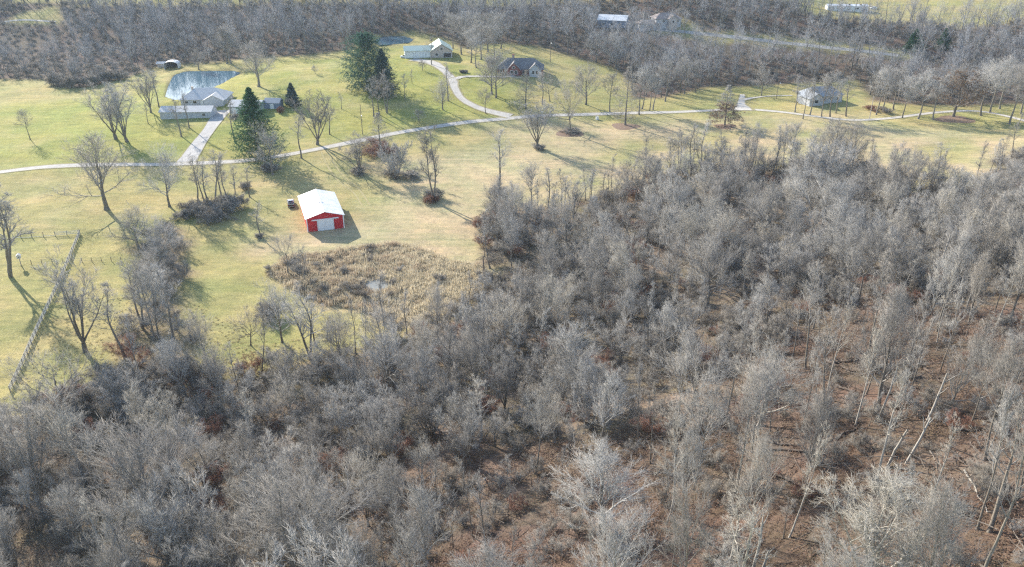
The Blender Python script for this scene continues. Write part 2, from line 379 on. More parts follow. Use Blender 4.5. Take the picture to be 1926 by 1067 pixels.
def lane_mat(name, col, verge=(.26, .225, .12), amt=.55):
    m, nt, b = nodes_of(name); pos = tex_pos(nt); at_ = nt.nodes.new('ShaderNodeAttribute'); at_.attribute_name = 'across'
    n1_ = noise(nt, pos, .5, 5, .7); n2_ = noise(nt, pos, 3.5, 4, .7)
    c = ramp(nt, n1_, [(.3, tuple(x * .78 for x in col)), (.7, tuple(min(1, x * 1.15) for x in col))]); c = mixc(nt, 1.0, c, ramp(nt, n2_, [(.3, (.8, .8, .8)), (.7, (1.18, 1.16, 1.12))]), 'MULTIPLY')
    ma = nt.nodes.new('ShaderNodeMath'); ma.operation = 'MULTIPLY_ADD'; nt.links.new(n2_, ma.inputs[0]); ma.inputs[1].default_value = amt; nt.links.new(at_.outputs['Fac'], ma.inputs[2])
    c = mixc(nt, ramp(nt, ma.outputs[0], [(.95, (0, 0, 0)), (1.2, (1, 1, 1))]), c, verge); nt.links.new(c, b.inputs['Base Color']); b.inputs['Roughness'].default_value = .95; b.inputs['Specular IOR Level'].default_value = .1; MATS[name] = m
lane_mat('gravel', (.44, .415, .38)); lane_mat('concrete', (.42, .405, .39), amt=.15); lane_mat('asphalt_pale', (.33, .32, .30))
strip('lane', [(-260, 356), (-100, 336), (0, 324), (90, 314), (200, 310), (330, 309), (440, 304), (530, 293), (600, 280), (680, 264), (760, 248), (830, 237), (910, 227), (1000, 219), (1120, 215), (1240, 212), (1340, 208), (1400, 206),
               (1470, 211), (1540, 220), (1600, 226), (1680, 222), (1760, 212), (1830, 209), (1890, 218), (1960, 240), (2100, 300)], [4.6] * 18 + [4.0] * 3 + [3.6] * 6, 'gravel', 'pale gravel lane winding between the lawns and the hayfield')
strip('driveway', [(350, 305), (372, 273), (395, 242), (413, 216), (418, 208)], [7, 5.6, 5.6, 6.5, 11], 'concrete', 'pale concrete driveway from the lane to the ranch house', .10)
strip('driveway', [(960, 219), (905, 205), (870, 187), (855, 165), (851, 150), (838, 136), (825, 125), (808, 117), (775, 112)], [7, 5, 4.6, 4.6, 5.5, 5, 6, 9, 8], 'gravel', 'curving gravel driveway up to the green-roofed garage', .10)
strip('driveway', [(851, 150), (870, 145), (900, 144), (940, 145), (970, 143)], [5, 3.5, 3, 3, 2.4], 'gravel', 'short gravel drive branching off to the brick house', .13)
strip('driveway', [(1398, 208), (1394, 196), (1396, 184), (1396, 178)], [11, 4.5, 3.5, 3], 'gravel', 'gravel track running up beside the grey house lawn', .10)
strip('driveway', [(1398, 188), (1420, 184), (1450, 181), (1490, 180)], [4, 2.5, 2.2, 2], 'gravel', 'thin gravel footpath toward the grey house', .13)
strip('road', [(1225, 55), (1330, 65), (1440, 77), (1540, 88), (1620, 96), (1690, 105)], 5.5, 'asphalt_pale', 'pale country road cut through the far woods', .10)
lane_mat('worn_track', (.355, .30, .16), (.30, .265, .125), 1.15)
strip('wheel_track', [(604, 286), (616, 312), (634, 338), (664, 362), (682, 388)], .7, 'worn_track', 'worn wheel track curving from the lane past the red barn', .03)
strip('wheel_track', [(616, 284), (629, 309), (648, 333), (676, 357), (696, 386)], .7, 'worn_track', 'second worn wheel track running beside the first past the barn', .03)
strip('path', [(8, 41), (45, 38), (105, 41)], 3, 'gravel', 'pale track crossing the far clearing', .10)

# ------------------------------------------------------------------ bare trees
def unit(v): return v / np.maximum(np.linalg.norm(v, axis=-1, keepdims=True), 1e-9)
def perp(d, g):
    r = g.normal(size=d.shape); r -= (r * d).sum(-1, keepdims=True) * d; return unit(r)
def grow(g, p0, d0, L, m, wob, up):
    n = len(p0); P = np.zeros((n, m, 3)); P[:, 0] = p0; d = unit(d0); st = (L / (m - 1))[:, None]
    for i in range(1, m):
        d = unit(d + wob * g.normal(size=d.shape) + np.array([0, 0, 1.0]) * up)
        P[:, i] = P[:, i - 1] + d * st
    return P
def along(P, t):
    m = P.shape[1]; u = np.clip(t, 0, .9999) * (m - 1); i = u.astype(int); a = (u - i)[:, None]; k = np.arange(len(P))
    return P[k, i] * (1 - a) + P[k, i + 1] * a, unit(P[k, i + 1] - P[k, i])
def tubes(P, r0, r1, k):
    n, m, _ = P.shape
    d = unit(P[:, -1] - P[:, 0]); a = np.cross(d, np.where(np.abs(d[:, 2:3]) < .9, [[0, 0, 1.]], [[1., 0, 0]])); a = unit(a); c = np.cross(d, a)
    rr = r0[:, None] + (r1 - r0)[:, None] * (np.linspace(0, 1, m) ** .8)[None]
    an = 2 * np.pi * np.arange(k) / k
    ring = np.cos(an)[None, :, None] * a[:, None] + np.sin(an)[None, :, None] * c[:, None]
    V = P[:, :, None] + rr[:, :, None, None] * ring[:, None]
    ii = np.arange(n * m * k).reshape(n, m, k)
    q = np.stack([ii[:, :-1], np.roll(ii[:, :-1], -1, 2), np.roll(ii[:, 1:], -1, 2), ii[:, 1:]], -1).reshape(-1, 4)
    return V.reshape(-1, 3), np.concatenate([q[:, [0, 1, 2]], q[:, [0, 2, 3]]])
def cones(P, r0):
    n = len(P); p, q = P[:, 0], P[:, -1]
    d = unit(q - p); a = unit(np.cross(d, np.where(np.abs(d[:, 2:3]) < .9, [[0, 0, 1.]], [[1., 0, 0]]))); c = np.cross(d, a)
    V = np.zeros((n, 4, 3))
    for j in range(3):
        an = 2 * np.pi * j / 3; V[:, j] = p + r0[:, None] * (math.cos(an) * a + math.sin(an) * c)
    V[:, 3] = q
    ii = np.arange(n * 4).reshape(n, 4)
    return V.reshape(-1, 3), np.concatenate([ii[:, [0, 1, 3]], ii[:, [1, 2, 3]], ii[:, [2, 0, 3]]])
def merge(parts):
    vs_, fs_, b_ = [], [], 0
    for v, f in parts: vs_.append(v); fs_.append(f + b_); b_ += len(v)
    return np.concatenate(vs_), np.concatenate(fs_)
def children(g, P, L, rad_, cnt, t0, t1, ang, asd, ratio, upb, taper=.55):
    """side shoots of every branch in P: start, direction, length, radius"""
    n = len(P); idx_ = np.repeat(np.arange(n), cnt)
    t = t0 + (t1 - t0) * ((np.tile(np.arange(cnt), n) + g.random(n * cnt)) / cnt)
    p, T = along(P[idx_], t)
    a = g.normal(ang, asd, len(t))[:, None]
    d = unit(np.cos(a) * T + np.sin(a) * perp(T, g) + np.array([0, 0, upb]))
    l = L[idx_] * ratio * (1.15 - taper * t) * g.uniform(.7, 1.3, len(t))
    r = rad_[idx_] * (1 - .75 * t) * .62
    return p, d, l, np.maximum(r, .006), t, idx_
def make_tree(seed, kind, H, fine=1.0):
    """one bare tree of height about H: (trunk verts, faces), (crown verts, faces)"""
    g = np.random.default_rng(seed); r0 = H * .0165
    trunk, crown = [], []
    if kind == 'vase':
        k = int(g.integers(6, 9)); th = H * g.uniform(.07, .13)
        T0 = grow(g, np.zeros((1, 3)), np.array([[0, 0, 1.]]), np.array([th]), 4, .05, .1)
        trunk.append(tubes(T0, np.array([r0 * 1.5]), np.array([r0 * 1.1]), 8))
        az = np.arange(k) / k * 2 * np.pi + g.uniform(0, 6); tilt = g.uniform(.06, .40, k)
        d = np.stack([np.cos(az) * np.sin(tilt), np.sin(az) * np.sin(tilt), np.cos(tilt)], -1)
        Ls = H * g.uniform(.62, .88, k)
        SP = grow(g, np.repeat(T0[:, -1], k, 0), d, Ls, 8, .07, .03); sr = np.full(k, r0 * .62)
        trunk.append(tubes(SP, sr, sr * .12, 6)); c1n, lr, t0, ang = int(7 * fine), .33, .25, .55
        p, d, l, r, t, _ = children(g, SP, Ls, sr, c1n, t0, 1, ang, .2, lr, .18)
    elif kind == 'twin':
        k = 2; az = g.uniform(0, 6) + np.array([0, np.pi]); tilt = np.array([.07, .16])
        d = np.stack([np.cos(az) * np.sin(tilt), np.sin(az) * np.sin(tilt), np.cos(tilt)], -1); Ls = H * np.array([.97, .86])
        SP = grow(g, np.zeros((2, 3)) + d * np.array([[.12, .12, -.2]]), d, Ls, 10, .05, .04); sr = np.full(2, r0 * .8)
        trunk.append(tubes(SP, sr, sr * .1, 7)); p, d, l, r, t, _ = children(g, SP, Ls, sr, int(14 * fine), .35, 1, .8, .25, .2, .15)
    elif kind == 'shrub':
        k = int(g.integers(7, 11)); az = np.arange(k) / k * 2 * np.pi; tilt = g.uniform(.15, .75, k)
        d = np.stack([np.cos(az) * np.sin(tilt), np.sin(az) * np.sin(tilt), np.cos(tilt)], -1); Ls = H * g.uniform(.7, 1.05, k)
        SP = grow(g, d * np.array([[.35, .35, 0]]), d, Ls, 7, .12, .03); sr = np.full(k, r0 * .7)
        trunk.append(tubes(SP, sr, sr * .15, 5)); p, d, l, r, t, _ = children(g, SP, Ls, sr, int(8 * fine), .2, 1, .7, .25, .42, .12)
    else:
        lean = g.normal(0, .02, 2); th = H * {'pin': .98, 'forest': .80, 'thin': .92, 'round': .62, 'gnarl': .55}[kind]
        T0 = grow(g, np.zeros((1, 3)), np.array([[lean[0], lean[1], 1.]]), np.array([th]), 11, {'pin': .012, 'forest': .045, 'thin': .065, 'round': .045, 'gnarl': .16}[kind], .06)
        if kind != 'gnarl': T0[:, :, :2] -= .75 * T0[:, -1:, :2] * (T0[:, :, 2:3] / T0[:, -1:, 2:3])
        tr = np.array([r0 * {'thin': .8, 'round': 1.25, 'gnarl': 1.7}.get(kind, 1.0)])
        trunk.append(tubes(T0, tr, tr * {'pin': .06, 'round': .35, 'gnarl': .3}.get(kind, .18), 9))
        flare = grow(g, np.array([[0, 0, -.3]]), np.array([[0, 0, 1.]]), np.array([.9]), 3, 0, 0)
        trunk.append(tubes(flare, tr * 1.7, tr * .95, 9))
        n1 = int({'pin': 56, 'forest': 15, 'thin': 15, 'round': 15, 'gnarl': 9}[kind] * (fine if kind != 'gnarl' else 1))
        t0 = {'pin': .13, 'forest': .48, 'thin': .45, 'round': .28, 'gnarl': .35}[kind]
        t = t0 + (1 - t0) * (np.arange(n1) + g.random(n1)) / n1
        P1 = np.repeat(T0, n1, 0); p, T = along(P1, t)
        az = np.arange(n1) * 2.4 + g.normal(0, .4, n1)
        if kind == 'pin': tilt = np.interp(t, [.13, .5, 1], [1.85, 1.25, .55]) + g.normal(0, .1, n1); l = H * np.interp(t, [.13, .3, 1], [.26, .23, .03]) * g.uniform(.75, 1.15, n1)
        elif kind == 'forest': tilt = np.interp(t, [.4, 1], [1.1, .35]) + g.normal(0, .16, n1); l = H * np.interp(t, [.4, .7, 1], [.26, .33, .24]) * g.uniform(.7, 1.2, n1)
        elif kind == 'thin': tilt = np.interp(t, [.4, 1], [.95, .35]) + g.normal(0, .2, n1); l = H * np.interp(t, [.4, 1], [.19, .12]) * g.uniform(.5, 1.3, n1)
        elif kind == 'gnarl': tilt = np.interp(t, [.35, 1], [1.35, .5]) + g.normal(0, .25, n1); l = H * np.interp(t, [.35, 1], [.62, .45]) * g.uniform(.8, 1.2, n1)
        else: tilt = np.interp(t, [.28, 1], [1.0, .22]) + g.normal(0, .15, n1); l = H * np.interp(t, [.28, .6, 1], [.36, .44, .42]) * g.uniform(.8, 1.15, n1)
        d = np.stack([np.cos(az) * np.sin(tilt), np.sin(az) * np.sin(tilt), np.cos(tilt)], -1)
        r = tr[0] * (1 - .8 * t) * (.28 if kind == 'pin' else .55)
    r = np.maximum(r, .012)
    wob = {'gnarl': .2, 'pin': .05, 'thin': .14}.get(kind, .1)
    B1 = grow(g, p, d, l, 6, wob, {'pin': .03, 'gnarl': .06}.get(kind, .07)); L1, r1 = l, r
    (trunk if kind == 'gnarl' else crown).append(tubes(B1, r1, r1 * .15, 5))
    c2, c3, c4 = {'pin': (6, 3, 6), 'thin': (7, 5, 5), 'shrub': (5, 4, 5), 'vase': (6, 5, 5), 'twin': (7, 5, 5), 'gnarl': (9, 6, 6)}.get(kind, (9, 6, 5))
    p, d, l, r, _, _ = children(g, B1, L1, r1, max(3, int(c2 * fine)), .2, 1, .66, .22, .52, .16)
    B2 = grow(g, p, d, l, 4, .12, .05); L2, r2 = l, r
    crown.append(tubes(B2, r2 * 1.25, r2 * .25, 3))
    p, d, l, r, _, _ = children(g, B2, L2, r2, max(2, int(c3 * fine)), .15, 1, .62, .25, .64, .16)
    l = np.clip(l, .4, 2.4); B3 = grow(g, p, d, l, 3, .16, .04)
    crown.append(cones(B3, np.clip(r * .8, .011, .022)))
    p, d, l, r, _, _ = children(g, B3, l, np.full(len(l), .014), max(2, int(c4 * fine)), .1, 1, .58, .3, .75, .16)
    l = np.clip(l, .4, 1.35); B4 = np.stack([p, p + d * l[:, None]], 1)
    crown.append(cones(B4, np.full(len(l), .0125)))
    return merge(trunk), merge(crown), B2
VAR = {}
def variant(key, seed, kind, H, fine=1.0, pale=False, leaves=0, twig=None):
    (tv, tf), (cv, cf), B2 = make_tree(seed, kind, H, fine)
    hi = np.percentile(cv[:, 2], 99.5); wd = np.percentile(np.abs(cv[:, :2] - cv[:, :2].mean(0)), 97) * 2
    e = {'H': hi, 'W': wd, 'trunk': mesh('trunk', tv, tf, 'pale_bark' if pale else 'trunk_bark', smooth_=True),
         'crown': mesh('crown', cv, cf, twig or ('pale_twig' if pale else 'twig_bark')), 'leaf': None, 'raw': (tv, tf, cv, cf, pale)}
    if leaves:
        g = np.random.default_rng(seed + 5); low = B2[B2[:, 0, 2] < hi * leaves]
        q = low[g.integers(0, len(low), 1800)]; p = q[np.arange(1800), g.integers(0, 4, 1800)] + g.normal(0, .25, (1800, 3))
        a, b_ = unit(g.normal(size=(1800, 3))) * .22, unit(g.normal(size=(1800, 3))) * .16
        V = np.stack([p - a, p + b_, p + a, p - b_], 1).reshape(-1, 3)
        e['leaf'] = mesh('dry_leaves', V, np.arange(7200).reshape(-1, 4), 'dry_leaf')
    VAR[key] = e
for i in range(5): variant(f'forest{i}', 100 + i, 'forest', 18, 1.0)
for i in range(4): variant(f'round{i}', 200 + i, 'round', 14, 1.0)
for i in range(3): variant(f'vase{i}', 300 + i, 'vase', 14, 1.0)
for i in range(3): variant(f'thin{i}', 400 + i, 'thin', 16, .95)
variant('pin0', 500, 'pin', 17, 1.0); variant('pin1', 501, 'pin', 16, 1.0, leaves=.55)
variant('oakleaf', 210, 'round', 15, 1.0, leaves=.8)
variant('twin0', 601, 'twin', 20, 1.0); variant('twin1', 602, 'twin', 18, 1.0)
variant('gnarl0', 701, 'gnarl', 11, 1.0); variant('gnarl1', 702, 'gnarl', 11, 1.0)
variant('pale0', 801, 'round', 16, 1.05, pale=True); variant('pale1', 802, 'vase', 16, 1.1, pale=True); variant('pale2', 803, 'thin', 16, .9, pale=True)
for i in range(3): variant(f'shrub{i}', 900 + i, 'shrub', 6, 1.0)
N_TREES = 0
def place_tree(key, p, H, W=None, name='bare_tree', label=None, group=None, rz=None, cat='tree', lean=(0, 0)):
    global N_TREES
    v = VAR[key]; sz = H / v['H']; sx = sz if W is None else float(np.clip(W / v['W'], sz * .6, sz * 1.6))
    o = empty(name, (p[0], p[1], p[2] - .12), random.uniform(0, 6.28) if rz is None else rz, (sx, sx, sz))
    o.rotation_euler[0], o.rotation_euler[1] = lean
    obj('trunk', v['trunk'], o); obj('crown', v['crown'], o)
    if v['leaf']: obj('dry_leaves', v['leaf'], o)
    tag(o, label, cat, group); N_TREES += 1
    return o
def tree_px(px, py, ytop, w, key, label, group=None, **k):
    p = at(px, py); return place_tree(key, p, max(2.0, top_z(p, ytop)), w / px_m(p) if w else None, label=label, group=group, **k)

# ------------------------------------------------------------------ buildings
plain('barn_red', (.52, .022, .032), .55, .2, .9); plain('barn_white', (.78, .78, .77), .5, .05, .6); plain('metal_white', (.66, .66, .655), .45, .16, .5)
plain('dark_trim', (.06, .05, .05), .7); plain('siding_grey', (.42, .43, .45), .7, .06, .7); plain('siding_white', (.72, .72, .70), .65, .05, .7); plain('siding_tan', (.46, .39, .34), .7, .08, .7)
plain('roof_pale', (.50, .49, .48), .85, .10, .5); plain('roof_grey', (.17, .16, .16), .85, .14, .5); plain('roof_green', (.33, .42, .385), .6, .07, .4); plain('roof_brown', (.24, .20, .185), .85, .14, .5)
plain('roof_bluegrey', (.30, .32, .345), .75, .08, .4); plain('siding_blue', (.20, .24, .31), .7, .06, .7); plain('wood_post', (.36, .325, .29), .9, .25, 2.5); plain('wood_board', (.52, .50, .47), .9, .2, 1.6)
plain('wood_pole', (.20, .155, .12), .9, .2, 1.5); plain('metal_grey', (.42, .43, .44), .4, .05, 2, .6); plain('rubber', (.018, .018, .018), .8); plain('paint_silver', (.62, .63, .65), .3, .02, 1, .0, .5)
plain('paint_black', (.02, .02, .022), .35, .05, 1, 0, .5); plain('paint_white', (.8, .8, .8), .3, .02, 1, 0, .5); plain('mulch', (.19, .125, .085), .95, .35, 3); plain('dirt', (.20, .135, .10), .95, .25, 1)
def glass(name, col):
    m, nt, b = nodes_of(name); b.inputs['Base Color'].default_value = (*col, 1); b.inputs['Roughness'].default_value = .08; b.inputs['Specular IOR Level'].default_value = .6; MATS[name] = m
glass('pane', (.03, .035, .045)); glass('lamp_glass', (.75, .75, .72))
bm_, nt, b = nodes_of('brick_wall')
br = nt.nodes.new('ShaderNodeTexBrick'); nt.links.new(tex_obj(nt), br.inputs['Vector']); br.inputs['Scale'].default_value = 2.4
br.inputs['Color1'].default_value = (.25, .085, .07, 1); br.inputs['Color2'].default_value = (.19, .07, .062, 1); br.inputs['Mortar'].default_value = (.33, .26, .24, 1)
nt.links.new(br.outputs[0], b.inputs['Base Color']); b.inputs['Roughness'].default_value = .85; MATS['brick_wall'] = bm_

def gable(parent, L, W, eave, ridge, wall, roof, x0=0, y0=0, z0=0, along_x=True, over=.4, hip=0.0, trim='siding_white', base=-1.2):
    """block centred at x0,y0: walls and pitched (or hipped) roof, ridge along local x or y; returns (wall, roof)"""
    a, c = L / 2, W / 2
    def tr(x, y, z): return (x0 + x, y0 + y, z0 + z) if along_x else (x0 - y, y0 + x, z0 + z)
    w = MB()
    if hip > 0: w.hexa([tr(-a, -c, base), tr(a, -c, base), tr(a, c, base), tr(-a, c, base)], [tr(-a, -c, eave), tr(a, -c, eave), tr(a, c, eave), tr(-a, c, eave)])
    else:
        w.add([tr(-a, -c, base), tr(a, -c, base), tr(a, c, base), tr(-a, c, base), tr(-a, -c, eave), tr(a, -c, eave), tr(a, c, eave), tr(-a, c, eave), tr(-a, 0, ridge - .03), tr(a, 0, ridge - .03)],
              [(0, 1, 5, 4), (2, 3, 7, 6), (1, 2, 6, 9, 5), (3, 0, 4, 8, 7), (4, 5, 9, 8), (6, 7, 8, 9), (0, 3, 2, 1)])
    wo = w.build('wall', [wall], parent)
    sl = (ridge - eave) / c; e = over; zt = .16; A = a + e; Cc = c + e; ze = eave - sl * e + .03
    r = MB()
    h = hip * a if hip > 0 else 0
    E0, E1 = [(-A, -Cc), (A, -Cc), (A, Cc), (-A, Cc)], [(-A + h + (e if hip else 0), 0), (A - h - (e if hip else 0), 0)]
    for dz, s in ((0, 1), (zt, 1)): pass
    bot = [tr(x, y, ze) for x, y in E0] + [tr(x, y, ridge + .03) for x, y in E1]
    top = [tr(x, y, ze + zt) for x, y in E0] + [tr(x, y, ridge + .03 + zt) for x, y in E1]
    faces = [(6, 7, 11, 10), (8, 9, 10, 11), (7, 8, 11), (9, 6, 10), (1, 0, 4, 5), (3, 2, 5, 4), (2, 1, 5), (0, 3, 4), (0, 1, 7, 6), (1, 2, 8, 7), (2, 3, 9, 8), (3, 0, 6, 9)]
    if not hip: faces = [(6, 7, 11, 10), (8, 9, 10, 11), (1, 0, 4, 5), (3, 2, 5, 4), (0, 1, 7, 6), (2, 3, 9, 8), (1, 5, 11, 7), (5, 2, 8, 11), (0, 6, 10, 4), (4, 10, 9, 3)]
    r.add(bot + top, faces)
    ro = r.build('roof', [roof], parent)
    return wo, ro
def opening(parent, kind, x, y, z, w, h, axis='x', frame='siding_white', fill='pane', out=-1):
    """a door or window on a wall plane: frame proud of the wall, filling as sub-part; axis = direction along the wall, out = sign of the outward normal"""
    t = .12; m = MB()
    def bx(u0, u1, d0, d1, z0, z1, M):
        d0, d1 = sorted((out * d0, out * d1))
        if axis == 'x': M.box(x + u0, x + u1, y + d0, y + d1, z + z0, z + z1)
        else: M.box(x + d0, x + d1, y + u0, y + u1, z + z0, z + z1)
    for a in ((-w / 2 - t, w / 2 + t, h, h + t), (-w / 2 - t, w / 2 + t, -t, 0), (-w / 2 - t, -w / 2, 0, h), (w / 2, w / 2 + t, 0, h)): bx(a[0], a[1], -.05, .07, a[2], a[3], m)
    o = m.build(kind, [frame], parent)
    f = MB(); bx(-w / 2, w / 2, -.05, .03, 0, h, f); f.build('pane' if fill == 'pane' else 'leaf', [fill], o)
    return o

# the red barn, 10.7 x 19.7 m
zb_ = float(at(612, 433)[2]); bl, brr = np.append(at_z(579.5, 437.5, zb_), zb_), np.append(at_z(648, 428, zb_), zb_)
rz = math.atan2(brr[1] - bl[1], brr[0] - bl[0]); W_, L_ = 10.6, 20.4
ex, ey = np.array([math.cos(rz), math.sin(rz)]), np.array([-math.sin(rz), math.cos(rz)])
bc = bl[:2] + ex * W_ / 2; rz -= rad(2.4)
barn = empty('barn', (bc[0], bc[1], zb_ - .05), rz)
tag(barn, 'red metal barn with white roof and white sliding doors in the pasture', 'barn')
w = MB(); hw = W_ / 2
w.add([(-hw, 0, -.6), (hw, 0, -.6), (hw, L_, -.6), (-hw, L_, -.6), (-hw, 0, 4.2), (hw, 0, 4.2), (hw, L_, 4.2), (-hw, L_, 4.2), (0, 0, 5.75), (0, L_, 5.75)],
      [(0, 1, 5, 8, 4), (2, 3, 7, 9, 6), (1, 2, 6, 5), (3, 0, 4, 7), (4, 8, 9, 7), (8, 5, 6, 9)])
wall = w.build('wall', ['barn_red'], barn); wall['label'] = 'bright red metal wall'
rib = MB().box(-.025, .025, -.03, .0, 0, 4.1).mesh('wall_rib', ['barn_red'])
for k in range(22):
    x = -hw + .35 + k * (W_ - .7) / 21
    if abs(x + .05) < 2.35: continue
    obj('wall_rib', rib, wall, (x, 0, .02))
for sgn in (-1, 1):
    m = MB(); sl = (5.75 - 4.2) / hw; o_ = .45
    xs = [0, sgn * (hw + o_)]; zs = [5.84, 5.84 - sl * (hw + o_)]
    q = [(xs[0], -.5, zs[0]), (xs[1], -.5, zs[1]), (xs[1], L_ + .5, zs[1]), (xs[0], L_ + .5, zs[0])]
    if sgn < 0: q = q[::-1]
    m.hexa(q, [(x, y, z + .1) for x, y, z in q]); rf = m.build('roof_slope', ['metal_white'], barn)
    rr_ = MB(); L2 = math.hypot(hw + o_, zs[0] - zs[1])
    rr_.box(0, L2, -.03, .03, 0, .035); rm = rr_.mesh('roof_rib', ['metal_white'])
    for k in range(21):
        obj('roof_rib', rm, rf, (0, .15 + k * (L_ - .3) / 20, 5.94), (0, math.atan2(zs[0] - zs[1], hw + o_), 0 if sgn > 0 else math.pi))
MB().box(-.18, .18, -.5, L_ + .5, 5.9, 5.99).build('ridge_cap', ['metal_white'], barn)
MB().box(-.55, .55, 8.2, 8.75, 5.9, 6.05).build('roof_vent', ['metal_grey'], barn)
for sgn in (-1, 1): MB().box(sgn * hw - .14, sgn * hw + .14, -.10, .04, -.3, 4.15).build('corner_trim', ['barn_white'], barn)
MB().box(-3.9, 3.9, -.30, -.05, 3.42, 3.72).build('door_track', ['barn_white'], barn)
for sgn in (-1, 1):
    d = MB().box(min(0, sgn * 2.25) + (0.01 if sgn > 0 else 0), max(0, sgn * 2.25) - (0.01 if sgn < 0 else 0), -.20, -.08, .05, 3.42).build('sliding_door', ['barn_white'], barn)
    for k in range(4): MB().box(sgn * (.3 + k * .55) - .02, sgn * (.3 + k * .55) + .02, -.225, -.19, .08, 3.4).build('door_rib', ['barn_white'], d)
MB().box(-2.42, -2.27, -.24, -.02, .0, 3.42).build('door_jamb', ['barn_white'], barn); MB().box(2.27, 2.42, -.24, -.02, .0, 3.42).build('door_jamb', ['barn_white'], barn)
MB().box(-2.4, 2.4, -.35, -.02, -.2, .06).build('threshold', ['dark_trim'], barn)
BARN = bc

# vehicles -------------------------------------------------------------
def wheels(o, xs, ys, r, wd):
    t = MB().tube((-wd / 2, 0, 0), (wd / 2, 0, 0), r, r, 14).mesh('tyre', ['rubber']); h = MB().tube((-wd / 2 - .015, 0, 0), (wd / 2 + .015, 0, 0), r * .55, r * .55, 10).mesh('rim', ['metal_grey'])
    for x in xs:
        for y in ys:
            wl = obj('wheel', None, o, (x, y, r)); obj('tyre', t, wl); obj('rim', h, wl)
def section_body(rows, mat, name, o):
    """body from cross sections along y: (y, half width low, half width high, z low, z high)"""
    v, f = [], []
    for y, a, c_, z0, z1 in rows: v += [(-a, y, z0), (a, y, z0), (a * 1.0, y, (z0 + z1) / 2), (c_, y, z1), (-c_, y, z1), (-a, y, (z0 + z1) / 2)]
    for i in range(len(rows) - 1):
        for k in range(6): f.append((i * 6 + k, i * 6 + (k + 1) % 6, i * 6 + 6 + (k + 1) % 6, i * 6 + 6 + k))
    n = (len(rows) - 1) * 6; f += [tuple(range(6))[::-1], tuple(range(n, n + 6))]
    return obj(name, mesh(name, v, [q[::-1] for q in f], mat), o)
p = at(547.5, 386); tk = empty('pickup_truck', p, rad(16)); tag(tk, 'silver pickup truck with a black bed parked beside the red barn', 'truck')
section_body([(2.85, .86, .78, .5, .95), (2.6, .98, .9, .42, 1.12), (1.25, 1.0, .93, .4, 1.2), (.9, 1.0, .95, .4, 1.22), (-.7, 1.0, .95, .4, 1.22), (-.75, 1.0, .96, .4, 1.15)], 'paint_silver', 'body', tk)
section_body([(1.15, .9, .86, 1.15, 1.2), (.45, .88, .72, 1.15, 1.83), (-.45, .88, .72, 1.15, 1.85), (-.75, .88, .74, 1.15, 1.75)], 'paint_silver', 'cab', tk)
MB().hexa([(-.74, 1.16, 1.24), (.74, 1.16, 1.24), (.70, .56, 1.78), (-.70, .56, 1.78)], [(-.74, 1.19, 1.26), (.74, 1.19, 1.26), (.70, .59, 1.8), (-.70, .59, 1.8)]).build('windshield', ['pane'], tk)
for s in (-1, 1): MB().box(s * .86 - .05, s * .86 + .04, -.55, .55, 1.3, 1.68).build('side_window', ['pane'], tk)
MB().box(-.6, .6, -.80, -.74, 1.3, 1.68).build('rear_window', ['pane'], tk)
b_ = MB().box(-1.0, 1.0, -2.75, -.76, .42, .75).box(-1.0, -.88, -2.75, -.76, .75, 1.16).box(.88, 1.0, -2.75, -.76, .75, 1.16).build('bed', ['paint_black'], tk)
MB().box(-.87, .87, -2.7, -.8, 1.06, 1.13).build('bed_cover', ['paint_black'], tk); MB().box(-.88, .88, -2.8, -2.72, .5, 1.15).build('tailgate', ['paint_black'], tk)
MB().box(-.95, .95, -3.0, -2.82, .45, .62).build('bumper', ['metal_grey'], tk)
for s in (-1, 1):
    MB().box(s * .86 - .1, s * .86 + .1, -2.83, -2.76, .75, 1.05).build('tail_light', ['barn_red'], tk); MB().box(s * 1.1 - .12, s * 1.1 + .12, .85, 1.0, 1.2, 1.38).build('mirror', ['paint_black'], tk)
wheels(tk, (-.9, .9), (1.85, -1.85), .39, .27)
def car(px, py, rot, mat, label):
    p = at(px, py); c_ = empty('parked_car', p, rot); tag(c_, label, 'car')
    section_body([(2.2, .8, .7, .45, .75), (2.0, .88, .8, .3, .9), (.9, .9, .84, .28, .98), (-1.6, .9, .84, .28, 1.0), (-2.15, .86, .76, .35, .92)], mat, 'body', c_)
    section_body([(1.0, .8, .76, .95, .98), (.35, .8, .64, .95, 1.5), (-1.3, .8, .64, .95, 1.52), (-1.85, .78, .72, .95, 1.0)], 'pane', 'windows', c_)
    MB().box(-.62, .62, -1.25, .3, 1.5, 1.55).build('car_roof', [mat], c_)
    wheels(c_, (-.8, .8), (1.35, -1.3), .33, .2)
car(761, 109, rad(75), 'paint_white', 'white car parked beside the green-roofed garage')
car(1209, 44, rad(80), 'paint_white', 'white car parked by the two-storey house in the far woods')
car(1642, 17, rad(95), 'paint_white', 'white van parked beyond the long white mobile home')

